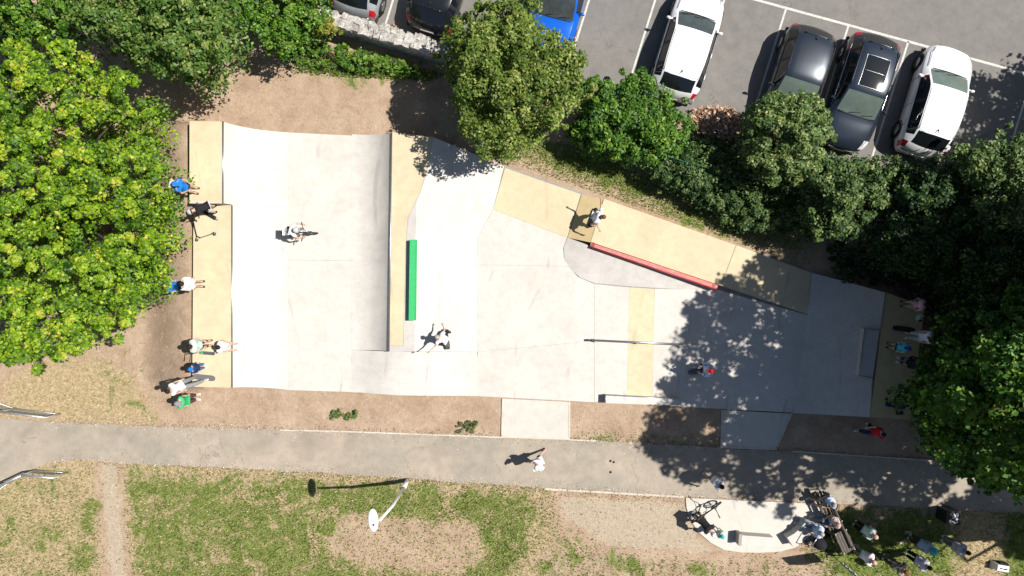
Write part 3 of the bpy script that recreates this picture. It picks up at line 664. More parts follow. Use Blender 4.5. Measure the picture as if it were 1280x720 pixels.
canopy('broadleaf_tree', 'grey green tree spreading below the bonnets of the parked cars', [(1006, 206), (1040, 192), (1076, 200), (1104, 194), (1132, 204), (1128, 232), (1120, 262), (1092, 280), (1078, 300), (1050, 296), (1020, 300), (1004, 272), (1010, 236)],
       1.6, 3.3, 190, .34, 85, .115, 'leaf_silver', 22, -.03, (1020, 240), .09, soft=48)
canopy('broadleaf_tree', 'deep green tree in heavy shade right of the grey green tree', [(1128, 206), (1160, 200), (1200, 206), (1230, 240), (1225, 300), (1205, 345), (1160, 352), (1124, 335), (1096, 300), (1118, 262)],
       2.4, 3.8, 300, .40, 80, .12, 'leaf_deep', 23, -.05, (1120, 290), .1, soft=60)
canopy('broadleaf_tree', 'dull silvery tree at the right edge below the car park', [(1190, 190), (1230, 172), (1280, 165), (1420, 150), (1420, 330), (1290, 320), (1240, 300), (1215, 250)],
       3.6, 4.8, 300, .40, 80, .12, 'leaf_silver', 24, .02, (1240, 250), .12, soft=60)
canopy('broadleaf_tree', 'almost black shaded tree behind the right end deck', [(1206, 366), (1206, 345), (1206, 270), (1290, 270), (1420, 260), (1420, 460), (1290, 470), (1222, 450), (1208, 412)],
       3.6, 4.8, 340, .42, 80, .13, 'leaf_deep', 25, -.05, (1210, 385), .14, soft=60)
canopy('shrub', 'low dark bramble between the dry leaves and the fence row', [(858, 176), (880, 172), (930, 172), (1000, 196), (1030, 212), (1000, 240), (930, 215), (870, 196)], .3, .8, 120, .24, 60, .09, 'leaf_deep', 26, .1, (930, 192), .03, 'shrub', 25)
canopy('shrub', 'added dark undergrowth deepening the shade on the ground behind the right end deck', [(1040, 300), (1100, 290), (1180, 300), (1280, 340), (1280, 560), (1190, 570), (1160, 560), (1150, 520), (1164, 440), (1168, 385), (1112, 362), (1030, 336)], .3, .8, 420, .26, 60, .12, 'leaf_deep', 28, -.1, (1220, 440), .03, 'shrub', 40)  # low dark foliage added to blacken the shaded ground around the deck
for wi, (P_, nb_, lab) in enumerate((([(412, 514), (426, 512), (428, 524), (414, 526)], 22, 'left small weed clump on the bare strip above the path'),
        ([(428, 516), (448, 512), (450, 522), (432, 525)], 30, 'middle small weed clump on the bare strip above the path'),
        ([(566, 532), (584, 522), (596, 522), (600, 540), (572, 543)], 44, 'weed clump on the bare strip just left of the concrete apron'))):
    canopy('weed_clump', lab, P_, .02, .1, int(nb_*.5), .08, 34, .045, 'leaf_green', 60+wi, .2, None, .012, 'weed', soft=8, group='weeds on the bare strip')
# tall trees on the right: crowns placed where their shade lies on the ground
VIS = [(1180, 455), (1210, 430), (1290, 400), (1290, 615), (1245, 610), (1212, 590), (1180, 575), (1172, 550), (1154, 530), (1156, 495)]
SHX, SHY = -SUNV.x/SUNV.z*PPM, SUNV.y/SUNV.z*PPM
def tall(name, label, S, nb, zr, per, size, mat, seed, trunk, rb=.45, tint=0, allow=VIS, hole=None):
    g = np.random.default_rng(seed); cen = []
    for q in sample_poly(S, nb, g):
        for tr_ in range(14):
            z = g.uniform(*zr); x = q[0]-SHX*z; y = q[1]-SHY*z; k = H/(H-z); ax = 640+(x-640)*k; ay = 360+(y-360)*k
            off = ax > 1305 or ay > 745 or ay < -25
            if off or (allow and bool(inpoly(np.array([ax]), np.array([ay]), allow)[0])):
                if z < 12.5 or g.random() < .6: cen.append(T(x, y, z)[:]); break
    cen = np.array(cen); rad = rb*(.5+.8*g.random(len(cen)))
    tx = T(*trunk); th = thing(name, label, 'tree', (tx.x, tx.y, 0))
    V, ti = leaves_mesh(name, cen, rad, per, size, seed, tint, aspect=.8, shell=.3)
    quads_obj('crown', V, ti, mat, th, th.location); grow(th, cen, (tx.x, tx.y), 7.5, .3, seed); return th
S_A = [(1020, 318), (985, 322), (950, 318), (930, 326), (925, 345), (900, 352), (880, 368), (862, 372), (850, 392), (862, 405), (850, 425), (858, 440), (842, 452), (846, 470), (826, 480), (830, 500), (818, 520), (800, 535), (815, 550), (835, 552), (1000, 560), (1090, 520), (1100, 400), (1095, 340)]
S_B = [(835, 540), (800, 552), (812, 566), (828, 575), (826, 592), (850, 600), (870, 612), (900, 596), (940, 618), (962, 652), (985, 640), (1000, 590), (1010, 604), (1060, 600), (1090, 630), (1150, 640), (1190, 600), (1150, 520), (1000, 520)]
tall('maple_tree', 'tall maple at the lower right leaning over the path and deck', S_A, 560, (6.5, 12.5), 60, .155, 'leaf_bright', 31, (1215, 500), .46, -.05)
tall('maple_tree', 'second tall maple behind the right end of the path', S_B, 250, (6.5, 12.5), 60, .155, 'leaf_bright', 32, (1240, 560), .42, -.02)
tall('broadleaf_tree', 'tall dark tree beyond the right edge shading the end of the skatepark', [(1000, 300), (1040, 290), (1100, 280), (1140, 270), (1170, 250), (1310, 240), (1310, 520), (1100, 560), (1000, 560), (985, 480)], 760, (7, 13.5), 44, .22, 'leaf_deep', 33, (1330, 400), .55, -.05)
tall('broadleaf_tree', 'tree beyond the right edge shading the corner of the car park', [(1202, 108), (1220, 92), (1240, 104), (1262, 82), (1330, 70), (1330, 260), (1190, 260), (1185, 190), (1196, 150), (1212, 130)], 230, (4.5, 8), 44, .16, 'leaf_green', 34, (1370, 190), .4, 0)
tall('broadleaf_tree', 'tree beyond the lower right corner dappling the lawn', [(1050, 640), (1110, 628), (1190, 630), (1240, 600), (1300, 600), (1300, 690), (1262, 700), (1240, 660), (1215, 668), (1190, 655), (1180, 672), (1120, 680), (1090, 700), (1050, 676)], 210, (7, 12), 40, .2, 'leaf_green', 35, (1390, 650), .36, 0)
# sunlit lower skirt of the lower right maple
canopy('maple_tree', 'lower right maple with sunlit tips reaching over the path', [(1184, 456), (1210, 430), (1222, 404), (1226, 372), (1240, 350), (1420, 340), (1420, 634), (1284, 626), (1250, 618), (1226, 602), (1200, 592), (1180, 576), (1170, 556), (1154, 538), (1150, 512), (1160, 480)],
       4.2, 6.6, 520, .32, 100, .14, 'leaf_bright', 36, -.16, (1190, 500), .2, soft=90, aspect=.8)

# dry leaves, grass, grit (nobody could count them)
def scatter(name, label, cat, P, n, size, mat, seed, z=(.03, .08), weight=None, up=False, tint=0):
    g = np.random.default_rng(seed); q = sample_poly(P, n, g)
    if weight is not None: q = q[g.random(len(q)) < weight(q[:, 0], q[:, 1])]
    N = len(q); zz = g.uniform(z[0], z[1], N)+berm(q[:, 0], q[:, 1]); pos = np.stack([(q[:, 0]-640)/PPM, -(q[:, 1]-360)/PPM, zz], 1)
    s = size*(.5+g.random(N)); th = g.random(N)*2*np.pi
    if up:
        tip = np.stack([np.cos(th)*s*.6, np.sin(th)*s*.6, s*.8], 1); wd = np.stack([-np.sin(th), np.cos(th), 0*th], 1)*(s*.17)[:, None]; pos[:, 2] = berm(q[:, 0], q[:, 1])
        V = np.stack([pos-wd, pos+wd, pos+tip*.55+wd*.8+np.array([0, 0, .01]), pos+tip], 1)
    else:
        nrm = g.normal(size=(N, 3))*.45+np.array([0, 0, 1]); nrm /= np.linalg.norm(nrm, axis=1)[:, None]; a = g.normal(size=(N, 3)); t = a-(a*nrm).sum(1)[:, None]*nrm
        t /= np.linalg.norm(t, axis=1)[:, None]; b = np.cross(nrm, t); L = t*s[:, None]*.5; W_ = b*s[:, None]*.32; V = np.stack([pos-L, pos+W_, pos+L, pos-W_], 1)
    o = quads_obj(name, V.reshape(-1, 3), np.repeat(np.clip(tint+g.random(N), 0, 1), 4), mat); tag(o, label, cat, None, 'stuff'); return o
ALL = [(-100, 560), (1380, 600), (1380, 760), (-100, 760)]
inpad = lambda x, y: ~inpoly(x, y, pad) & ~(inpoly(x, y, UP+LO))
noz = lambda x, y: .5+.5*np.sin(x*.13+1.7*np.sin(y*.09))*np.cos(y*.17+1.3*np.sin(x*.05))
scatter('lawn_grass', 'short green grass on the patchy lawn', 'grass', ALL, 190000, .07, 'grass_blade', 41, weight=lambda x, y: gmask(1, x, y)*inpad(x, y)*(.25+.75*noz(x, y)), up=True)
scatter('dry_grass', 'bleached straw coloured grass on the lawn edges', 'grass', [(-100, 430), (1380, 560), (1380, 760), (-100, 760)], 110000, .07, 'straw_blade', 42, weight=lambda x, y: gmask(0, x, y)*inpad(x, y)*.8, up=True)
scatter('verge_grass', 'green and straw grass between the platform and the shrubs', 'grass', [(600, 150), (1060, 290), (1020, 338), (755, 244), (635, 203), (620, 170)], 22000, .07, 'grass_blade', 43, weight=lambda x, y: np.clip(gmask(1, x, y)+.35*gmask(0, x, y), 0, 1), up=True, tint=.15)
scatter('wall_weeds', 'rough grass and weeds under the stone wall', 'weeds', [(370, 60), (560, 92), (540, 102), (370, 92)], 5000, .13, 'grass_blade', 44, weight=lambda x, y: gmask(1, x, y), up=True)
scatter('path_weeds', 'small weeds along the edge of the path', 'weeds', [(400, 510), (900, 545), (1170, 566), (1170, 574), (900, 558), (400, 537)], 14000, .06, 'grass_blade', 45, weight=lambda x, y: gmask(1, x, y)*noz(x*2.3, y*2), up=True)
offp = lambda x, y: (~inpoly(x, y, [(240, 160), (560, 165), (1020, 335), (1160, 380), (1145, 530), (250, 492)]))*inpad(x, y)*(y > wy(x)+4)
scatter('loose_grit', 'small stones and dead leaf bits on the bare earth', 'grit', [(180, 60), (1180, 330), (1180, 720), (-60, 720), (-60, 440)], 30000, .035, 'grit', 46, z=(.0, .02), weight=lambda x, y: .75*offp(x, y))
def near_edge(x, y):
    d = np.minimum(np.abs(y-np.interp(x, [p[0] for p in UP], [p[1] for p in UP])), np.abs(y-np.interp(x, [p[0] for p in LO[:10]][::-1], [p[1] for p in LO[:10]][::-1])))
    return np.exp(-d/3.2)
scatter('path_edge_soil', 'loose soil and grit spilled over both edges of the path', 'soil', [(60, 515), (1280, 570), (1280, 660), (60, 600)], 60000, .045, 'grit', 49, z=(.021, .026), weight=near_edge)
scatter('dry_leaf_heap', 'heap of dry brown leaves at the end of an empty bay', 'leaves', [(858, 148), (864, 138), (885, 134), (912, 136), (930, 152), (936, 166), (915, 176), (880, 172), (862, 162)], 2600, .12, 'leaf_dry', 47, z=(.03, .38))
scatter('dry_leaves', 'few fallen brown leaves in the corner by the wall', 'leaves', [(484, 30), (500, 34), (500, 42), (482, 38)], 120, .09, 'leaf_dry', 48, z=(.03, .08))

# ------------------------------------------------------------------ cars
def make_car(name, label, px, py, ang_deg, paint, kind='hatch', L=4.2, Wd=1.92, Ht=1.47, roofglass=False, handle=True, glass='glass_car', group='cars parked in the bays'):
    """px,py plan pixel of the centre; ang_deg world heading of the bonnet"""
    p = T(px, py, .026); th = thing('parked_car', label, 'car', p, R(ang_deg), group)
    hw = Wd/2; l = L/4.2; h = Ht/1.47
    #  x, half width, belt z, rail half width, rail z, centre z
    S = [(2.10, .66, .50, .50, .56, .58), (2.02, .76, .60, .60, .68, .70), (1.85, .84, .68, .66, .77, .79), (1.45, .88, .76, .70, .87, .90), (.98, .89, .84, .73, .95, .985),
         (.60, .89, .88, .70, 1.17, 1.22), (.22, .89, .91, .655, 1.36, 1.42), (-.30, .89, .93, .66, 1.405, 1.46), (-.85, .89, .95, .655, 1.395, 1.45), (-1.42, .885, .97, .62, 1.33, 1.40)]
    if kind == 'suv': S += [(-1.72, .86, .97, .60, 1.14, 1.18), (-1.95, .82, .93, .66, .97, .99), (-2.05, .78, .76, .66, .80, .81), (-2.10, .70, .48, .6, .50, .51)]
    else: S += [(-1.74, .86, .96, .61, 1.10, 1.13), (-1.93, .81, .88, .64, .93, .95), (-2.05, .76, .70, .62, .74, .75), (-2.10, .68, .46, .56, .48, .49)]
    S = [(a*l, b*hw/.89, c*h, d*hw/.89, e*h, f*h) for a, b, c, d, e, f in S]
    # refine
    A_ = np.array(S); t = np.arange(len(A_)); tt = np.linspace(0, len(A_)-1, (len(A_)-1)*4+1); Q = np.stack([np.interp(tt, t, A_[:, i]) for i in range(6)], 1)
    for _ in range(2):
        Q2 = Q.copy(); Q2[1:-1] = .25*Q[:-2]+.5*Q[1:-1]+.25*Q[2:]; Q = Q2
    def sec(r):
        x, wv, zb, wr, zr, zt = r; rise = zt-zr
        half = [(wv*.90, .20), (wv*.985, .30), (wv, .5*zb+.1), (wv*.985, zb-.03), (wv*.955, zb), (wr+(wv*.955-wr)*.08, zr-.0*(zr-zb)), (wr*.93, zr+rise*.42), (wr*.62, zr+rise*.8), (wr*.3, zr+rise*.96), (0, zt)]
        return [(x, y, z) for y, z in half]+[(x, -y, z) for y, z in half[-2::-1]]
    def bow(v): return (v[0]-.17*l*(v[1]/hw)**2*(v[0]/(2.1*l)), v[1], v[2])
    secs = [[bow(v) for v in sec(r)] for r in Q]; m = len(secs[0]); n = len(secs); V = [v for q_ in secs for v in q_]
    xs = Q[:, 0]
    parts = {}
    xw0, xw1 = .97*l, .27*l; xr0, xr1 = -1.46*l, -1.90*l
    for i in range(n-1):
        xm = (xs[i]+xs[i+1])/2
        for j in range(m-1):
            f = (i*m+j, i*m+j+1, (i+1)*m+j+1, (i+1)*m+j); k = ('body', 0); top = 6 <= j <= m-8; sd = 0 if j < m//2 else 1
            if top and xw1 < xm < xw0: k = ('windscreen', 0)
            elif top and xr1 < xm < xr0: k = ('rear_window', 0)
            elif j in (4, m-6) and -1.62*l < xm < .72*l:
                if not (-.46*l < xm < -.34*l) and not (-1.22*l < xm < -1.14*l): k = ('side_window', sd*3+(0 if xm > -.4*l else 1 if xm > -1.18*l else 2))
                else: k = ('door_pillar', sd*2+(0 if xm > -.8*l else 1))
            elif j in (2, 3, 4, m-6, m-5, m-4) and xm < -1.86*l and xm > -2.05*l: k = ('tail_light', sd)
            elif j in (3, 4, 5, m-7, m-6, m-5) and 1.72*l < xm < 2.03*l: k = ('headlight', sd)
            parts.setdefault(k, []).append(f)
    lowf = [(i*m, (i+1)*m, (i+1)*m+m-1, i*m+m-1) for i in range(n-1)]
    parts[('body', 0)] += lowf+[tuple(range(m))[::-1], tuple((n-1)*m+j for j in range(m))]
    for (k, _), fs in parts.items():
        used = sorted({a for f in fs for a in f}); mp = {a: i for i, a in enumerate(used)}; b = MB()
        b.add([V[a] for a in used], [tuple(mp[a] for a in f) for f in fs], True)
        b.build(k, {'body': paint, 'windscreen': glass, 'tail_light': 'lamp_red', 'headlight': 'lamp_clear', 'door_pillar': 'black_plastic'}.get(k, 'glass_dark'), th)
    def zat(x): i = int(np.argmin(abs(xs-x))); return Q[i]
    # sills, bumpers
    b = MB(); b.box((0, 0, .22), (L*.93, Wd*.93, .12)); b.build('underbody', 'black_plastic', th)
    for s in (1, -1):
        for xw in (1.32*l, -1.28*l):
            b = MB(); y = s*(hw-.09); b.tube([(xw, y-s*.11, .31), (xw, y+s*.095, .31)], .315, 22); wh = b.build('wheel', 'rubber', th)
            b = MB(); b.tube([(xw, y+s*.09, .31), (xw, y+s*.105, .31)], .2, 18)
            b.build('rim', 'rim', wh)
            b = MB(); b.ring((xw, s*(hw-.012), .33), .35, .022, (0, 1, 0), 22, 5); b.build('wheel_arch', 'black_plastic', th)
        r = zat(.55*l); b = MB(); b.ball((.60*l, s*(hw+.055), .97*h), (.06, .10, .065), 10, 6, M=Matrix.Rotation(-s*.25, 3, 'Z')); b.tube([(.62*l, s*(hw-.12), .93*h), (.62*l, s*(hw+.03), .96*h)], .03, 6); b.build('wing_mirror', paint, th)
        for xh in (-.22*l, -1.05*l): MB().box((xh, s*(hw+.005), .80*h), (.17, .03, .03)).build('door_handle', paint, th)
        for xd in (.62*l, -.40*l, -1.18*l): MB().box((xd, s*(hw*.997), .58*h), (.012, .014, .5*h)).build('door_seam', 'black_plastic', th)
        b = MB(); pts = []
        for xq in np.linspace(.66*l, -1.55*l, 14): r = zat(xq); pts.append((xq, s*(r[1]*.962), r[2]+.008))
        b.tube(pts, .012, 5); b.build('window_trim', 'chrome' if kind == 'suv' else 'black_plastic', th)
        b = MB(); pts = []
        for xq in np.linspace(.16*l, -1.4*l, 12): r = zat(xq); pts.append((xq, s*r[3]*.97, r[4]+(.03 if kind == 'suv' else .014)))
        b.tube(pts, .016 if kind == 'suv' else .008, 5); b.build('roof_rail', 'black_metal' if paint != 'car_silver' else 'steel', th)
    # bonnet shut lines, bumper lines, plates
    pts = [];
    for yq in np.linspace(-.62, .62, 9): r = zat(1.02*l); pts.append((1.0*l-.05*yq*yq, yq*hw/.89, r[5]-abs(yq)**2*.06+.006))
    MB().tube(pts, .018, 5).build('wiper_cowl', 'black_plastic', th)
    for yo in (-.3, .18):
        MB().tube([(.96*l, yo, zat(.96*l)[5]+.03), (.86*l, yo+.42, zat(.84*l)[5]+.025)], .01, 4).build('wiper', 'black_plastic', th)
    for s in (1, -1):
        pts = [(xq, s*(zat(xq)[3]+(.03 if xq < 1.7*l else -.02)), zat(xq)[4]+.002) for xq in np.linspace(1.05*l, 1.88*l, 8)]; MB().tube(pts, .007, 4).build('bonnet_seam', 'black_plastic', th)
    MB().box((-2.09*l, 0, .56), (.02, .52, .11)).build('number_plate', 'road_paint', th); MB().box((2.10*l, 0, .42), (.02, .52, .11)).build('number_plate', 'road_paint', th)
    MB().box((2.07*l, 0, .52), (.08, .9, .13)).build('grille', 'black_plastic', th)
    b = MB(); pts = [(-2.02*l+.0*abs(q), q*hw/.89, .60*h) for q in np.linspace(-.66, .66, 9)]; b.tube([(x_-.045+.09*abs(y_), y_, z_) for x_, y_, z_ in pts], .02, 5); b.build('bumper_strip', 'black_plastic' if paint != 'car_silver' else 'chrome', th)
    r = zat(-1.3*l); b = MB(); b.tube([(-1.28*l, 0, r[5]), (-1.28*l, 0, r[5]+.04), (-1.40*l, 0, r[5]+.07)], [.035, .02, .012], 6); b.build('aerial', 'black_plastic', th)
    if roofglass:
        b = MB(); y0 = .44; rows_ = []
        for xq in np.linspace(.12*l, -.98*l, 9):
            r = zat(xq); rows_.append([(xq, yq, r[4]+(r[5]-r[4])*(1-(yq/r[3])**2*1.0)+.013) for yq in np.linspace(-y0, y0, 7)])
        b.add([v for q in rows_ for v in q], [(i*7+j, (i+1)*7+j, (i+1)*7+j+1, i*7+j+1) for i in range(8) for j in range(6)], True); b.build('sunroof', 'glass_dark', th)
        ring_ = [rows_[0][j] for j in range(7)]+[rows_[i][6] for i in range(1, 9)]+[rows_[8][j] for j in range(5, -1, -1)]+[rows_[i][0] for i in range(7, -1, -1)]
        MB().tube(ring_, .014, 5, False).build('sunroof_frame', 'steel', th); MB().tube([rows_[4][j] for j in range(7)], .012, 5).build('sunroof_bar', 'steel', th)
    # dashboard and seats seen through the glass are part of the dark glazing; rear spoiler
    r = zat(-1.42*l); b = MB(); b.tube([(-1.46*l, y_, r[5]-.02-.06*abs(y_)) for y_ in np.linspace(-.5, .5, 7)], .03, 6); b.build('spoiler', paint, th)
    return th
HD = math.degrees(math.atan2(92, 29))
make_car('a', 'silver hatchback backed up to the stone wall at the top left', 464, -36, HD, 'car_silver')
make_car('b', 'black car nose out beside the silver hatchback, rear to the wall', 556, -17, HD, 'car_black')
make_car('c', 'vivid blue car half hidden by the olive tree', 698, 4, HD+180+3, 'car_blue')
make_car('d', 'white hatchback reversed into its bay beside three empty bays', 854, 63, HD, 'car_white', L=4.3)
make_car('e', 'dark slate car nose first with a tree over its bonnet', 988, 105, HD+180, 'car_slate', L=4.2, glass='glass_light')
make_car('f', 'dark navy estate with a glass sunroof between slate and white cars', 1062, 121, HD+180, 'car_navy', 'suv', L=4.5, Wd=1.94, Ht=1.6, roofglass=True, glass='glass_light')
make_car('g', 'white car at the right with leaf shadow on its roof', 1156, 133, HD, 'car_white', L=4.35, Ht=1.52, glass='glass_light')

# ------------------------------------------------------------------ lamp post
lp = thing('street_lamp', 'white lamp post with a flat oval head standing in the lawn', 'street lamp', T(510, 600))
b = MB(); b.tube([(0, 0, 0), (0, 0, 1.2)], [.085, .08], 12); b.build('post_base', 'white_metal', lp)
b = MB(); b.tube([(0, 0, 1.2), (0, 0, 1.28)], [.095, .095], 12); b.build('collar', 'steel', lp)
b = MB(); b.tube([(0, 0, 1.28), (-.03, .04, 3.3), (-.10, .18, 5.16)], [.068, .055, .04], 12); b.build('post', 'white_metal', lp)
b = MB(); b.ball((-.30, .20, 5.22), (.165, .37, .06), 20, 10, M=Matrix.Rotation(R(4), 3, 'Z')); hd = b.build('lamp_head', 'white_metal', lp)
b = MB(); b.ball((-.30, .20, 5.175), (.12, .28, .03), 16, 6); b.build('lens', 'lamp_clear', lp)
b = MB(); b.tube([(-.27, .08, 5.27), (-.27, .08, 5.31)], .03, 8); b.build('sensor', 'black_plastic', lp)

# ------------------------------------------------------------------ guard rails at the left
def guard(pts, label, h=.85):
    th = thing('guard_rail', label, 'railing', T(*pts[0])); W3 = [T(x, y) for x, y in pts]
    up = Vector((0, 0, h))
    for a, c in zip(W3[:-1], W3[1:]):
        MB(th.location).tube([a+up, c+up], .035, 8).build('top_rail', 'galvanised', th); MB(th.location).tube([a+Vector((0, 0, .12)), c+Vector((0, 0, .12))], .02, 8).build('bottom_rail', 'galvanised', th)
        n = max(2, int((c-a).length/.11))
        for i in range(1, n): p = a.lerp(c, i/n); MB(th.location).tube([p+Vector((0, 0, .12)), p+up], .009, 5, False).build('baluster', 'galvanised', th)
    for a in W3: MB(th.location).tube([a, a+up+Vector((0, 0, .02))], .032, 8).build('post', 'galvanised', th)
guard([(-70, 478), (20, 510), (76, 517)], 'upper galvanised guard rail beside the left end of the path')
guard([(-60, 655), (14, 602), (46, 587), (85, 590)], 'lower bent galvanised guard rail beside the left end of the path')

# ------------------------------------------------------------------ mesh fence
mf = thing('mesh_fence', 'green mesh fence running through the shrubs', 'fence', T(780, 190))
fp = [(735, 172), (790, 192), (850, 213), (910, 228), (970, 240), (1030, 256), (1090, 275)]; FP = [T(x, y) for x, y in fp]
for a in FP: MB(mf.location).tube([a, a+Vector((0, 0, 1.5))], .03, 8).build('post', 'fence_green', mf)
for a, c in zip(FP[:-1], FP[1:]):
    MB(mf.location).tube([a+Vector((0, 0, 1.47)), c+Vector((0, 0, 1.47))], .018, 6).build('top_rail', 'fence_green', mf)
    b = MB(mf.location); L = (c-a).length; n = int(L/.12); m_ = int(1.45/.12)
    for i in range(n+1): p = a.lerp(c, i/n); b.tube([p, p+Vector((0, 0, 1.45))], .004, 3, False)
    for j in range(m_+1): b.tube([a+Vector((0, 0, j*.12)), c+Vector((0, 0, j*.12))], .004, 3, False)
    b.build('mesh_panel', 'fence_green', mf)

# ------------------------------------------------------------------ people
PENDING = []
def skin_obj(name, verts, edges, radii, mat, parent, root=0, sub=1):
    me = bpy.data.meshes.new(name); me.from_pydata(verts, edges, []); me.update()
    o = link(name, me, parent, mat)
    md = o.modifiers.new('s', 'SKIN'); md.use_smooth_shade = True
    if not me.skin_vertices: me.skin_vertices_add() if hasattr(me, 'skin_vertices_add') else None
    if not me.skin_vertices:
        bm = bmesh.new(); bm.from_mesh(me); bm.verts.layers.skin.verify(); bm.to_mesh(me); bm.free()
    for i, r in enumerate(radii):
        s = me.skin_vertices[0].data[i]; s.radius = (r, r) if not hasattr(r, '__len__') else r; s.use_root = (i == root)
    if sub: m2 = o.modifiers.new('u', 'SUBSURF'); m2.levels = sub; m2.render_levels = sub
    PENDING.append((o, mat)); return o
def bake_pending():
    bpy.context.view_layer.update(); dg = bpy.context.evaluated_depsgraph_get(); new = []
    for o, mat in PENDING:
        me = bpy.data.meshes.new_from_object(o.evaluated_get(dg)); me.name = o.name; new.append(me)
    for (o, mat), me in zip(PENDING, new):
        o.modifiers.clear(); o.data = me; me.materials.clear(); me.materials.append(MATS[mat]); me.polygons.foreach_set('use_smooth', [True]*len(me.polygons))

def joints(pose):
    J = dict(pelvis=(0, 0, .94), waist=(0, 0, 1.08), chest=(0, 0, 1.28), neckb=(0, 0, 1.43), neck=(.005, 0, 1.49), head=(.02, 0, 1.60))
    sym = dict(hip=(0, .09, .90), knee=(.02, .10, .49), ankle=(0, .09, .09), toe=(.15, .11, .04), sh=(0, .17, 1.40), el=(-.03, .215, 1.13), wr=(.06, .205, .90))
    for k, (x, y, z) in sym.items(): J[k+'L'] = (x, y, z); J[k+'R'] = (x, -y, z)
    def upd(**k): J.update(k)
    if pose == 'walk':
        upd(kneeL=(.20, .1, .50), ankleL=(.26, .1, .09), toeL=(.42, .11, .05), kneeR=(-.02, -.1, .49), ankleR=(-.26, -.1, .13), toeR=(-.13, -.11, .04), elL=(-.16, .22, 1.16), wrL=(-.1, .22, .93), elR=(.1, -.23, 1.15), wrR=(.26, -.2, 1.0))
    elif pose == 'arms':
        upd(elL=(.10, .26, 1.16), wrL=(.30, .16, 1.16), elR=(.10, -.26, 1.16), wrR=(.30, -.14, 1.2))
    elif pose == 'skate':
        upd(pelvis=(0, 0, .74), waist=(.06, 0, .87), chest=(.16, 0, 1.04), neckb=(.22, 0, 1.17), neck=(.25, 0, 1.22), head=(.31, 0, 1.32), hipL=(0, .1, .71), hipR=(0, -.1, .71),
            kneeL=(.2, .25, .45), kneeR=(.2, -.25, .45), ankleL=(.0, .32, .10), ankleR=(.0, -.32, .10), toeL=(.14, .34, .05), toeR=(.14, -.34, .05),
            shL=(.18, .18, 1.14), shR=(.18, -.18, 1.14), elL=(.2, .42, 1.10), elR=(.2, -.40, 1.05), wrL=(.28, .64, 1.2), wrR=(.36, -.5, .9))
    elif pose == 'ride':
        upd(pelvis=(-.25, 0, .82), waist=(-.14, 0, .94), chest=(.04, 0, 1.08), neckb=(.15, 0, 1.18), neck=(.19, 0, 1.22), head=(.27, 0, 1.30), hipL=(-.24, .09, .80), hipR=(-.24, -.09, .80),
            kneeL=(.08, .16, .62), kneeR=(-.02, -.16, .52), ankleL=(.02, .13, .34), ankleR=(-.08, -.13, .24), toeL=(.16, .14, .29), toeR=(.06, -.14, .19),
            shL=(.12, .17, 1.16), shR=(.12, -.17, 1.16), elL=(.26, .30, 1.0), elR=(.26, -.30, 1.0), wrL=(.38, .27, .88), wrR=(.38, -.27, .88))
    elif pose == 'bend':
        upd(pelvis=(-.1, 0, .88), waist=(.02, 0, 1.0), chest=(.2, 0, 1.08), neckb=(.34, 0, 1.12), neck=(.39, 0, 1.14), head=(.48, 0, 1.18), hipL=(-.08, .09, .84), hipR=(-.08, -.09, .84),
            kneeL=(.06, .12, .47), kneeR=(.0, -.12, .47), ankleL=(0, .12, .09), ankleR=(-.08, -.12, .09), shL=(.3, .17, 1.1), shR=(.3, -.17, 1.1), elL=(.4, .22, .86), elR=(.4, -.22, .86), wrL=(.5, .2, .66), wrR=(.5, -.2, .66))
    elif pose == 'sit':
        upd(pelvis=(0, 0, .54), waist=(-.01, 0, .68), chest=(0, 0, .88), neckb=(.02, 0, 1.03), neck=(.03, 0, 1.09), head=(.06, 0, 1.19), hipL=(.02, .1, .52), hipR=(.02, -.1, .52),
            kneeL=(.44, .14, .50), kneeR=(.44, -.14, .50), ankleL=(.46, .14, .09), ankleR=(.50, -.13, .09), toeL=(.61, .15, .04), toeR=(.65, -.14, .04),
            shL=(.02, .17, 1.0), shR=(.02, -.17, 1.0), elL=(.06, .26, .76), elR=(.06, -.26, .76), wrL=(.28, .18, .66), wrR=(.28, -.16, .66))
    return {k: Vector(v) for k, v in J.items()}
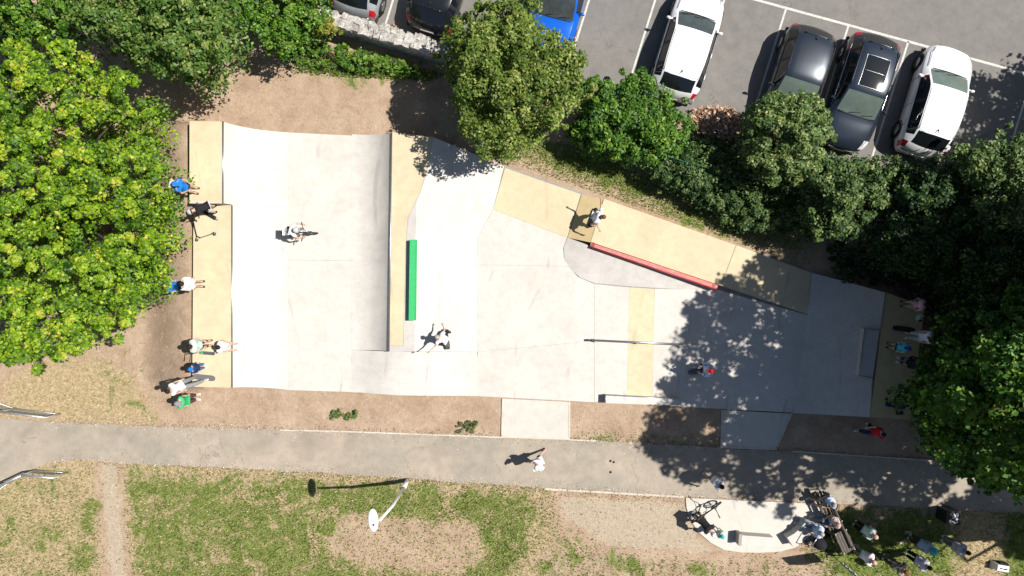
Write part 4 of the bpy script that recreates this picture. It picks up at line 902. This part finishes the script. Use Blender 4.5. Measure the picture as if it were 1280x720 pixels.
def person(x, y, z0, face, pose, label, shirt='white', legs='navy', long_legs=True, sleeves=False, hair='hair_dark', hat=None, hatkind='cap', shoes='white', skin='skin', ht=1.72, lean=(0, 0), over=None, pack=None, group=None, roll=0):
    ht *= .95; base = A(x, y, z0); th = thing('person', label, 'person', base, R(face), group)
    J = joints(pose)
    if over: J.update({k: Vector(v) for k, v in over.items()})
    s = ht/1.72; lw = Vector((lean[0], -lean[1], 0)); lw.rotate(Matrix.Rotation(-R(face), 3, 'Z'))
    J = {k: v*s+lw*max(0, v.z-.1)/1.5 for k, v in J.items()}
    if roll: J = {k: Matrix.Rotation(roll, 3, 'X') @ v for k, v in J.items()}
    V = []; E = []; Rr = []
    def add(p, r, par=None):
        V.append(tuple(p)); Rr.append(r*s); i = len(V)-1
        if par is not None: E.append((par, i))
        return i
    pe = add(J['pelvis'], (.12, .095)[1]*1.15); wa = add(J['waist'], .105, pe); ch = add(J['chest'], .125, wa); nb = add(J['neckb'], .075, ch); ne = add(J['neck'], .052, nb)
    fw = Vector((1, 0, 0)); hd_ = J['head']; up = (hd_-J['neck']).normalized()
    jw = add(hd_-up*.04*s+fw*.012, .075, ne); sk = add(hd_+up*.015*s, .088, jw); tp = add(hd_+up*.075*s-fw*.01, .066, sk); add(hd_+fw*.10*s-up*.01, .014, jw)
    fingers = []
    for q, sg in (('L', 1), ('R', -1)):
        a = add(J['hip'+q], .082, pe); k = add(J['knee'+q], .055, a); an = add(J['ankle'+q], .038, k); add(J['toe'+q], .036, an)
        a = add(J['sh'+q], .058, nb); e = add(J['el'+q], .040, a); wv = add(J['wr'+q], .026, e)
        d = (J['wr'+q]-J['el'+q]).normalized(); sd = d.cross(Vector((0, 0, 1))); sd = sd.normalized() if sd.length > .1 else Vector((0, 1, 0)); nn = d.cross(sd)
        pm = add(J['wr'+q]+d*.06*s, .030, wv)
        for fi in range(4):
            off = (fi-1.5)*.021; ln = (.062, .075, .07, .055)[fi]; k1 = J['wr'+q]+d*.10*s+sd*off; f1 = add(k1, .010, pm); f2 = add(k1+(d*ln*.6+nn*.015)*s, .009, f1); add(k1+(d*ln+nn*.04)*s, .008, f2)
        t1 = add(J['wr'+q]+(d*.05-sd*sg*.045)*s, .011, pm); add(J['wr'+q]+(d*.095-sd*sg*.06+nn*.02)*s, .009, t1)
    body = skin_obj('body', V, E, Rr, skin, th, 0, 1)
    for sg in (1, -1):
        MB().ball(hd_+fw*.085*s+Vector((0, sg*.032*s, 0))+up*.01, .011*s, 6, 4).build('eye', 'eye', th)
        MB().ball(hd_+Vector((-.005, sg*.088*s, 0)), (.02*s, .012*s, .03*s), 6, 4).build('ear', skin, th)
    # shirt
    V2 = [J['pelvis']+(J['waist']-J['pelvis'])*.1, J['waist'], J['chest'], J['neckb']-(J['neckb']-J['chest'])*.1]; E2 = [(0, 1), (1, 2), (2, 3)]; R2 = [.142, .132, .152, .085]
    for q in 'LR':
        i = len(V2); V2 += [J['sh'+q], J['sh'+q].lerp(J['el'+q], .62)]; E2 += [(3, i), (i, i+1)]; R2 += [.078, .068]
        if sleeves: V2 += [J['el'+q], J['el'+q].lerp(J['wr'+q], .85)]; E2 += [(i+1, i+2), (i+2, i+3)]; R2 += [.056, .042]
    skin_obj('shirt', [tuple(v) for v in V2], E2, [r*s*1.24 for r in R2], 'cloth_'+shirt, th, 1, 1)
    V3 = [J['pelvis']+(J['waist']-J['pelvis'])*.25, J['pelvis']]; E3 = [(0, 1)]; R3 = [.128, .132]
    for q in 'LR':
        i = len(V3); V3 += [J['hip'+q], J['hip'+q].lerp(J['knee'+q], .85)]; E3 += [(1, i), (i, i+1)]; R3 += [.102, .082]
        if long_legs: V3 += [J['knee'+q].lerp(J['ankle'+q], .15), J['knee'+q].lerp(J['ankle'+q], .93)]; E3 += [(i+1, i+2), (i+2, i+3)]; R3 += [.076, .058]
    skin_obj('trousers' if long_legs else 'shorts', [tuple(v) for v in V3], E3, [r*s*1.12 for r in R3], 'cloth_'+legs, th, 1, 1)
    for q in 'LR':
        a, t = J['ankle'+q], J['toe'+q]; dn = Vector((0, 0, -.03*s)); b = MB(); b.tube([a-(t-a)*.35+dn, a+dn*.8, t+(t-a)*.15+Vector((0, 0, 0))], [.042*s, .05*s, .036*s], 8); b.build('shoe', 'cloth_'+shoes if 'cloth_'+shoes in MATS else shoes, th)
    q_ = up.to_track_quat('Z', 'X').to_matrix(); rot = Vector((0, 0, 1)).rotation_difference(up).to_matrix()
    hb_ = MB(); hb_.ball(hd_+up*.03*s-fw*.012*s, (.104*s, .094*s, .102*s), 12, 6, -.25, rot); hb_.build('hair', hair, th)
    if hat:
        b = MB(); k = 1.32 if hatkind == 'helmet' else 1.14; b.ball(hd_+up*.045*s-fw*.01*s, (.104*s*k*1.05, .094*s*k, .100*s*k), 14, 7, 0, rot)
        ho = b.build('helmet' if hatkind == 'helmet' else 'hat', 'cloth_'+hat, th)
        if hatkind == 'cap':
            b = MB(); b.ball(hd_+up*.05*s+fw*.13*s, (.085*s, .075*s, .012*s), 10, 4, -1, rot); b.build('peak', 'cloth_'+hat, ho)
        elif hatkind == 'brim':
            b = MB(); b.ball(hd_+up*.045*s, (.185*s, .175*s, .014*s), 16, 4, -1, rot); b.build('brim', 'cloth_'+hat, ho)
        else:
            for yy in (-.045, 0, .045): b = MB(); b.tube([hd_+up*(.165-.6*abs(yy))*s+fw*(.06)*s+Vector((0, yy*s, 0)), hd_+up*(.165-.6*abs(yy))*s-fw*.08*s+Vector((0, yy*s, 0))], .010*s, 5); b.build('vent', 'black_plastic', ho)
    if pack:
        b = MB(); c_ = J['chest']; b.box(c_+Vector((-.20*s, 0, .0)), (.14, .28, .40)); b.box(c_+Vector((-.28*s, 0, -.06)), (.05, .22, .22)); o_ = b.build('backpack', 'cloth_'+pack, th)
    return th
# --- left deck
person(244, 238, 1.5, -10, 'arms', 'man in a blue T shirt and blue cap at the top of the left deck', 'blue', 'brown', False, hat='blue', pack='lightgrey', shoes='brown')
person(269, 262, 1.08, 205, 'bend', 'rider in black top and white shorts bending over a scooter', 'black', 'white', False, hat='lightgrey', hatkind='helmet', shoes='black', ht=1.65)
person(231, 358, .5, 10, 'stand', 'person in a blue top standing on the earth under the maple', 'blue', 'navy', True, hair='hair_grey', ht=1.7)
person(251, 355, 1.08, 0, 'stand', 'person in a loose white shirt with bare legs beside the one in blue', 'white', 'white', False, hair='hair_dark', shoes='black', sleeves=True)
person(261, 429, 1.08, 5, 'arms', 'person in a pale mint T shirt with dark trousers above the green scooter', 'mint', 'brown', True, hair='hair_dark', shoes='brown')
person(256, 457, 1.08, 8, 'stand', 'small child with a blue helmet and navy clothes on the left deck', 'navy', 'jeans', True, sleeves=True, hat='blue', hatkind='helmet', ht=1.28)
person(246, 474, 1.08, 15, 'stand', 'tall person in white shirt and grey trousers with a foot on a skateboard', 'white', 'grey', True, lean=(-.32, .22), over=dict(kneeR=(.22, -.12, .52), ankleR=(.36, -.12, .15), toeR=(.5, -.12, .12)))
person(246, 496, .05, 0, 'stand', 'man in a green shirt and grey cap standing below the left deck', 'green', 'brown', True, hat='grey', shoes='white', ht=1.75)
person(286, 431, .64, -8, 'sit', 'dark haired person in white sitting on the lip of the left ramp', 'white', 'lightgrey', False, hair='hair_dark', ht=1.6)
# --- riders on the floor
person(374, 291, .03, 0, 'ride', 'rider in a white T shirt crouched on a black stunt bike', 'white', 'black', False, hat='lightgrey', hatkind='helmet', shoes='black', roll=0)
person(558, 423, .40, 150, 'skate', 'skater in white and black with arms out on the bright bank', 'white', 'black', True, hair='hair_grey', shoes='black', ht=1.6)
person(741, 272, .30, -20, 'skate', 'boy in a white T shirt skating over the tan kicker with one arm up', 'white', 'white', False, hair='hair_brown', shoes='black', ht=1.62, skin='skin', over=dict(elL=(.05, .48, 1.12), wrL=(-.05, .62, 1.45)))
person(876, 458, .03, 178, 'arms', 'skater with a red cap and pale blue top in the tree shade', 'paleblue', 'navy', True, hat='red', sleeves=True, ht=1.66)
# --- right deck
person(1130, 380, 1.0, 175, 'arms', 'person in a pink top with dark hair at the top corner of the right deck', 'pink', 'beige', False, hair='hair_dark', shoes='black', ht=1.55)
person(1136, 419, 1.0, 180, 'stand', 'person in a baggy white shirt and pale jeans on the right deck', 'lilac', 'palejeans', True, hair='hair_dark', ht=1.74)
person(1112, 432, 1.0, 170, 'stand', 'child in a turquoise T shirt and blue cap on the right deck', 'teal', 'black', False, hat='deepblue', shoes='black', ht=1.4)
person(1124, 450, 1.0, 170, 'arms', 'child in dark clothes with a blue cap half under the leaves', 'black', 'navy', True, hat='deepblue', sleeves=True, ht=1.42)
person(1079, 533, .0, 190, 'walk', 'person in a red top walking on shaded earth below the right deck', 'red', 'navy', True, hair='hair_dark', ht=1.66)
# --- path
person(677, 568, .02, 215, 'walk', 'walker in a white shirt and cap on the sunny middle of the path', 'white', 'brown', False, hat='white', shoes='pink', ht=1.74, lean=(-.22, .1))
person(887, 594, .02, -40, 'walk', 'walker in a white T shirt with black hair on the dappled path', 'white', 'black', False, hair='hair_dark', pack='white')
person(871, 643, .034, -50, 'bend', 'adult in black leaning over a child at the edge of the bench pad', 'black', 'beige', False, hair='hair_grey', hat='white', shoes='black')
person(893, 659, .034, 140, 'stand', 'small child with a turquoise helmet beside the adult in black', 'mint', 'lilac', False, hat='teal', hatkind='helmet', ht=1.15)
# --- bench group
person(1027, 619, .0, 205, 'sit', 'person in a blue shirt and beige shorts at the upper end of the slatted bench', 'deepblue' if False else 'paleblue', 'beige', False, hair='hair_grey', ht=1.7)
person(1032, 643, .0, 200, 'sit', 'bald person in a floral top and jeans on the middle of the slatted bench', 'floral', 'jeans', True, hair='skin', ht=1.72)
person(1012, 655, .0, 160, 'sit', 'person in a grey shirt and pale trousers sitting on the curved bench', 'paleblue', 'palejeans', True, hair='hair_grey', ht=1.74)
person(1068, 653, .0, -35, 'stand', 'balding person in a mint shirt and black trousers standing on the lawn', 'mint', 'black', True, hair='skin', ht=1.72)
person(1066, 683, .0, -25, 'arms', 'person in a white and green top beside the slatted bench end', 'white', 'green', False, hair='skin', ht=1.72)
person(1104, 695, .0, -20, 'arms', 'person in a dark printed top at the bottom edge of the picture', 'print', 'pattern', True, hair='hair_brown', skin='skin_tan')
person(1136, 670, .0, -40, 'stand', 'person in a pale blue shirt and teal sun hat on the shaded lawn', 'paleblue', 'brown', True, hat='teal', hatkind='brim', ht=1.7)
person(1132, 690, .0, -20, 'stand', 'dark haired person in a lilac shirt below the teal hat', 'lilac', 'black', True, hair='hair_dark', ht=1.7)
person(1177, 672, .0, -15, 'stand', 'dark haired person in a pale top below the black bin', 'lilac', 'grey', True, hair='hair_dark', pack='lightgrey')
bake_pending()

# ------------------------------------------------------------------ bikes, scooters, boards
def bike(x, y, z, face, roll, label, col='black_metal', sc=1):
    th = thing('stunt_bike', label, 'bicycle', A(x, y, z), R(face)); M = Matrix.Rotation(roll, 3, 'X')
    P = lambda *v: M @ (Vector(v)*sc)
    for xx in (-.47, .47):
        b = MB(); b.ring(P(xx, 0, .25), .225*sc, .028*sc, M @ Vector((0, 1, 0)), 22, 6); wv = b.build('wheel', 'rubber', th)
        b = MB(); b.ring(P(xx, 0, .25), .195*sc, .012*sc, M @ Vector((0, 1, 0)), 20, 5)
        for k in range(8): a_ = k*math.pi/4; b.tube([P(xx, 0, .25), P(xx+.19*math.cos(a_), 0, .25+.19*math.sin(a_))], .004, 4, False)
        b.tube([P(xx, -.05, .25), P(xx, .05, .25)], .02, 6); b.build('rim', 'rim', wv)
    b = MB(); head = P(.36, 0, .58); bb_ = P(-.05, 0, .28); st = P(-.16, 0, .52)
    for p, q, r in ((head, bb_, .02), (head, st, .018), (st, bb_, .018), (bb_, P(-.47, .05, .25), .012), (bb_, P(-.47, -.05, .25), .012), (st, P(-.47, .05, .25), .01), (st, P(-.47, -.05, .25), .01)): b.tube([p, q], r*sc, 6)
    b.build('frame', col, th)
    b = MB(); b.tube([P(.33, 0, .68), P(.38, 0, .52)], .02, 6)
    for s in (1, -1): b.tube([P(.38, s*.05, .5), P(.47, s*.055, .25)], .014, 6)
    b.build('fork', col, th)
    b = MB(); b.tube([P(.28, -.35, .88), P(.31, -.16, .86), P(.35, -.05, .68), P(.35, .05, .68), P(.31, .16, .86), P(.28, .35, .88)], .013*sc, 6); b.tube([P(.315, -.14, .82), P(.315, .14, .82)], .01, 5); hbv = b.build('handlebar', col, th)
    for s in (1, -1): MB().tube([P(.28, s*.25, .875), P(.275, s*.37, .885)], .02, 6).build('grip', 'black_plastic', hbv)
    b = MB(); b.ball(P(-.2, 0, .58), (.13*sc, .05*sc, .03*sc), 10, 5); b.tube([st, P(-.18, 0, .57)], .012, 6); b.build('saddle', 'black_plastic', th)
    b = MB(); b.ring(P(-.05, .05, .28), .06*sc, .008, M @ Vector((0, 1, 0)), 12, 4); b.tube([P(.1, .1, .30), P(-.2, -.1, .26)], .012, 5); b.box(P(.1, .16, .30), (.09, .1, .02)); b.box(P(-.2, -.16, .26), (.09, .1, .02)); b.build('pedals', 'steel', th)
    return th
bike(377, 292, .035, 0, .0, 'black stunt bike under the rider in white on the left flat')
bike(882, 640, .04, 35, -.3, 'black stunt bike propped on the bench pad behind the adult in black')
def scooter(x, y, z, face, lying, label, deckmat='steel', barmat='black_metal', fold=0):
    th = thing('kick_scooter', label, 'scooter', A(x, y, z), R(face)); M = Matrix.Rotation(R(86) if lying else 0, 3, 'X'); sh = Vector((0, 0, .06)) if lying else Vector((0, 0, 0))
    P = lambda a, b_, c: (M @ Vector((a, b_, c)))+sh
    b = MB(); b.box(P(-.05, 0, .085), (.52, .12, .03), M=M); b.build('deck', deckmat, th)
    for xx in (-.34, .36):
        b = MB(); b.tube([P(xx, -.013, .055), P(xx, .013, .055)], .055, 14); wv = b.build('wheel', 'rubber', th); MB().tube([P(xx, -.015, .055), P(xx, .015, .055)], .03, 10).build('hub', 'steel', wv)
    b = MB(); b.tube([P(.2, 0, .09), P(.3, 0, .17), P(.32, 0, .2)], .018, 6); b.tube([P(.36, .03, .055), P(.34, .03, .14), P(.32, 0, .2)], .01, 5); b.build('fork', barmat, th)
    MB().tube([P(.32, 0, .18), P(.24, 0, .82)], .018, 8).build('steering_tube', barmat, th)
    hb2 = MB().tube([P(.24, -.26, .83), P(.24, .26, .83)], .014, 6).build('handlebar', barmat, th)
    for s in (1, -1): MB().tube([P(.24, s*.16, .83), P(.24, s*.27, .83)], .019, 6).build('grip', 'black_plastic', hb2)
    b = MB(); b.tube([P(-.42, 0, .12), P(-.32, 0, .13), P(-.22, 0, .1)], .018, 5); b.build('brake', 'steel', th)
    return th
scooter(259, 298, 1.08, 198, True, 'grey kick scooter lying alone on the left deck')
scooter(259, 441, 1.08, 172, False, 'kick scooter with green fittings upright beside the small child', 'steel', 'black_metal').rotation_euler = (0, 0, R(175))
MB().box((-.05+.22, 0, .102), (.1, .11, .006)).build('grip_patch', 'green_paint', bpy.data.objects['kick_scooter.001'])
scooter(262, 268, 1.08, 150, False, 'black kick scooter under the rider in white shorts', 'black_metal')
def board(x, y, z, face, label, mat='black_plastic', L=.84):
    th = thing('skateboard', label, 'skateboard', A(x, y, z), R(face)); n = 10; vs = []; w_ = .105
    top = [];
    for i in range(24):
        a = 2*math.pi*i/24; xx = math.copysign(abs(math.cos(a))**.45, math.cos(a))*L/2; yy = math.copysign(abs(math.sin(a))**.6, math.sin(a))*w_; zz = .105+.045*max(0, abs(xx)/(L/2)-.7)/.3; top.append((xx, yy, zz))
    b = MB(); b.add(top+[(x_, y_, z_-.014) for x_, y_, z_ in top], [tuple(range(24)), tuple(range(24, 48))[::-1]]+[(i, 24+i, 24+(i+1) % 24, (i+1) % 24) for i in range(24)]); b.build('deck', mat, th)
    for xx in (-.24, .24):
        MB().tube([(xx, -.09, .045), (xx, .09, .045)], .012, 6).build('truck', 'steel', th)
        for s in (1, -1): MB().tube([(xx, s*.075, .028), (xx, s*.11, .028)], .028, 12).build('wheel', 'road_paint', th)
    return th
plain('grip_grey', (.12, .12, .13), .9)
board(257, 471.5, 1.08, -6, 'grey skateboard under the foot of the tall person in white', 'grip_grey')
board(1127, 411, 1.0, -8, 'dark skateboard beside the feet of the person in pale jeans', 'black_plastic')
board(1117, 506, 1.0, -10, 'navy skateboard lying on the lower part of the right deck', 'cloth_navy', .78)
board(870, 464, .03, 5, 'pale skateboard on the floor left of the red cap', 'grip_grey', .7)
board(557, 424, .42, 100, 'black skateboard under the skater in white and black', 'black_plastic', .8)
board(742, 273, .22, 65, 'dark skateboard under the boy on the tan kicker', 'black_plastic', .8)
bpy.data.objects['skateboard.004'].rotation_euler = (R(20), 0, R(100)); bpy.data.objects['skateboard.005'].rotation_euler = (R(-20), 0, R(70))

def helmet(x, y, z, mat, label):
    th = thing('cycle_helmet', label, 'helmet', A(x, y, z), R(40)); MB().ball((0, 0, 0), (.15, .12, .14), 14, 7, 0).build('shell', mat, th); MB().ball((0, 0, .005), (.13, .10, .10), 12, 5, 0).build('liner', 'black_plastic', th)
    for yy in (-.05, 0, .05): MB().tube([(.09, yy, .105-.4*abs(yy)), (-.09, yy, .105-.4*abs(yy))], .01, 5).build('vent', 'black_plastic', th)
helmet(1149, 397, 1.0, 'cloth_mint', 'pale teal helmet left on the right deck near its outer edge'); helmet(1126, 364, .0, 'cloth_grey', 'grey helmet on the dark earth above the right deck corner')
b = thing('shoe_bag', 'small black bag at the lower outer corner of the right deck', 'bag', A(1124, 516, 1.0)); MB().box((0, 0, .06), (.24, .13, .12), .1, taper=.8).build('pouch', 'black_plastic', b); MB().tube([(-.08, 0, .12), (0, 0, .19), (.08, 0, .12)], .008, 5).build('strap', 'black_plastic', b)
b = thing('shoulder_bag', 'black bag hanging low beside the person in the loose white shirt', 'bag', T(238, 365)); MB().box((0, 0, .16), (.3, .15, .32), .3, taper=.85).build('pouch', 'black_plastic', b); MB().tube([(-.1, 0, .3), (0, 0, .48), (.1, 0, .3)], .012, 5).build('strap', 'black_plastic', b)

# ------------------------------------------------------------------ slatted bench, banner, bin, push chair
pb = thing('park_bench', 'long dark slatted bench with people seated at its upper end', 'bench', T(1026, 645), 0)
a = T(1013, 612); c = T(1043, 680); d = (c-a); L = d.length; d.normalize(); nrm = Vector((d.y, -d.x, 0)); nrm = nrm if nrm.x > 0 else -nrm   # nrm points right (towards the backrest)
MBp = lambda: MB(pb.location)
for i in range(3):
    off = nrm*(-.06+.12*i); MBp().tube([a+off+Vector((0, 0, .45)), c+off+Vector((0, 0, .45))], .048, 4).build('seat_slat', 'wood_dark', pb)
for i in range(3):
    off = nrm*(.26+.03*i); MBp().tube([a+off+Vector((0, 0, .56+.13*i)), c+off+Vector((0, 0, .56+.13*i))], .042, 4).build('back_slat', 'wood_dark', pb)
for t_ in (.03, .5, .97):
    p = a+d*L*t_; b = MBp(); b.tube([p-nrm*.1, p-nrm*.1+Vector((0, 0, .43)), p+nrm*.24+Vector((0, 0, .41)), p+nrm*.36+Vector((0, 0, .88))], .022, 6); b.tube([p+nrm*.24, p+nrm*.24+Vector((0, 0, .42))], .022, 6); b.build('frame', 'black_metal', pb)
    MBp().ball(p+nrm*.36+Vector((0, 0, .9)), .03, 8, 5).build('cap', 'galvanised', pb)
ft = thing('folding_table', 'black slatted folding table standing beside the lower end of the bench', 'table', T(1036, 660), 0)
ang2 = math.atan2(d.y, d.x)
for i in range(5):
    o_ = nrm*(.02+.10*i); MB(ft.location).box(A(1056, 677, .72)+nrm*(-.2+.1*i), (.85, .085, .02), ang2).build('slat', 'wood_dark', ft)
pc = A(1056, 677, .72); fb = MB(ft.location)
for sx in (1, -1):
    for sy in (1, -1): q = pc+d*.4*sx+nrm*.22*sy; MB(ft.location).tube([q, Vector((q.x, q.y, 0))], .015, 6).build('leg', 'black_metal', ft); MB(ft.location).ball(q+Vector((0, 0, .02)), .025, 8, 4).build('corner_cap', 'white_metal', ft)
for sy in (1, -1): MB(ft.location).tube([pc+d*.43+nrm*.25*sy, pc-d*.43+nrm*.25*sy], .018, 6).build('side_rail', 'black_metal', ft)
# feather banner, upright
fbn = thing('feather_banner', 'tall navy and white feather banner standing by the push chair', 'banner', T(1034, 689))
MB().tube([(0, 0, 0), (0, 0, 1.5), (.0, 0, 2.6), (.05, -.04, 2.9)], [.016, .014, .01, .006], 8).build('pole', 'black_metal', fbn)
fd = Vector((12, -12, 0)).normalized(); vs = []; fs = []; nz = 12
for i in range(nz+1):
    z = .75+1.95*i/nz; wd = .50*(1-.15*(i/nz)**3)
    for j in range(5):
        q = fd*(wd*j/4); wv_ = .025*math.sin(z*5+j*1.2)*(j/4); nq = Vector((fd.y, -fd.x, 0)); q = q+nq*wv_; vs.append((q.x, q.y, z))
fs = [(i*5+j, i*5+j+1, (i+1)*5+j+1, (i+1)*5+j) for i in range(nz) for j in range(4)]
b = MB(); b.add(vs, fs, True); fo = b.build('flag', 'cloth_navy', fbn); md = fo.modifiers.new('t', 'SOLIDIFY'); md.thickness = .004
for i, (z, wd) in enumerate(((1.0, .3), (1.25, .34), (1.5, .3), (1.95, .36), (2.2, .26))):
    c_ = fd*.25; b = MB(); b.box((c_.x, c_.y, z), (wd, .075, .12), math.atan2(fd.y, fd.x)); b.build('printed_band', 'cloth_white', fbn)
b = MB(); b.tube([(-.25, 0, .02), (.25, 0, .02)], .02, 6); b.tube([(0, -.25, .02), (0, .25, .02)], .02, 6); b.build('foot', 'black_metal', fbn)
# litter bin
lb = thing('litter_bin', 'square black bin heaped with crumpled wrappers on the shaded lawn', 'bin', T(1178, 640), R(-4))
b = MB(); b.box((0, 0, .31), (.48, .48, .62), 0, taper=1.05); b.build('bin_body', 'black_plastic', lb); b = MB()
for q in ((-.25, 0, .02+.48), ): pass
for s in (1, -1): b.box((s*.245, 0, .64), (.03, .52, .05)); b.box((0, s*.245, .64), (.46, .03, .05))
b.build('rim', 'black_metal', lb)
rr = random.Random(5)
for i in range(9):
    me_ = rocks[i % 7].copy(); me_.materials.clear(); me_.materials.append(MATS['cloth_white' if i % 3 == 0 else 'cloth_navy' if i % 3 == 1 else 'cloth_lightgrey']); o = link('crumpled_wrapper', me_, lb, None, (rr.uniform(-.17, .17), rr.uniform(-.17, .17), .64)); o.scale = (.14, .07, .06); o.rotation_euler = (rr.random()*3, rr.random()*3, rr.random()*3)
# push chair
pu = thing('push_chair', 'black push chair with grey hood beside the curved bench', 'push chair', T(1016, 672), R(-30))
for sx, sy in ((.3, .22), (.3, -.22), (-.28, .24), (-.28, -.24)):
    b = MB(); b.tube([(sx, sy-.02, .1), (sx, sy+.02, .1)], .1, 14); wv = b.build('wheel', 'rubber', pu); MB().tube([(sx, sy-.023, .1), (sx, sy+.023, .1)], .05, 10).build('hub', 'rim', wv)
b = MB()
for s in (1, -1): b.tube([(.3, s*.22, .12), (0, s*.22, .5), (-.42, s*.22, 1.0)], .014, 6); b.tube([(-.28, s*.22, .12), (.05, s*.22, .52)], .014, 6)
b.tube([(-.42, -.22, 1.0), (-.42, .22, 1.0)], .018, 6); b.build('frame', 'steel', pu)
b = MB(); b.box((.05, 0, .42), (.36, .36, .06)); b.box((-.16, 0, .62), (.06, .36, .46), M=Matrix.Rotation(R(-20), 3, 'Y')); b.build('seat', 'cloth_black', pu)
b = MB(); b.ball((-.1, 0, .74), (.3, .23, .26), 14, 7, .1); b.build('hood', 'cloth_black', pu); b = MB(); b.box((-.12, 0, .2), (.35, .3, .14)); b.build('basket', 'cloth_grey', pu)
bag = thing('rucksack', 'orange and black rucksack on the grass under the table edge', 'bag', T(1031, 667)); MB().ball((0, 0, .16), (.14, .11, .17), 10, 6).build('pouch', 'cloth_black', bag); MB().ball((.08, 0, .16), (.09, .08, .1), 8, 5).build('pocket', 'dark_red', bag)
wb = thing('white_bag', 'white and black bag at the bottom right corner of the lawn', 'bag', T(1246, 706), R(-10)); MB().box((0, 0, .18), (.55, .28, .36), 0, taper=.8).build('pouch', 'cloth_white', wb); MB().box((.05, .16, .2), (.34, .08, .22)).build('pocket', 'cloth_black', wb); MB().tube([(-.15, 0, .36), (0, 0, .5), (.15, 0, .36)], .015, 6).build('strap', 'cloth_black', wb)
sh1 = thing('flip_flop', 'pale flip flop on the shaded lawn, upper of two', 'shoe', T(1135, 665), R(0), 'pale shoes on the lawn'); MB().box((0, 0, .015), (.26, .1, .025)).build('sole', 'cloth_beige', sh1); MB().tube([(.06, -.04, .03), (.09, 0, .06), (.06, .04, .03)], .008, 5).build('strap', 'cloth_brown', sh1)
sh2 = thing('flip_flop', 'pale flip flop on the shaded lawn, lower of two', 'shoe', T(1128, 677), R(30), 'pale shoes on the lawn'); MB().box((0, 0, .015), (.26, .1, .025)).build('sole', 'cloth_beige', sh2); MB().tube([(.06, -.04, .03), (.09, 0, .06), (.06, .04, .03)], .008, 5).build('strap', 'cloth_brown', sh2)
for x, y, r, lb_ in ((763, 576, .05, 'dark spot on the path, upper left of three'), (767, 577.5, .045, 'dark spot on the path, upper right of three'), (763, 590, .05, 'dark spot on the path, lowest of three')):
    o = MB().tube([T(x, y, .02), T(x, y, .027)], r, 10).build('chewing_gum', 'black_plastic'); tag(o, lb_, 'gum', 'dark spots on the path')
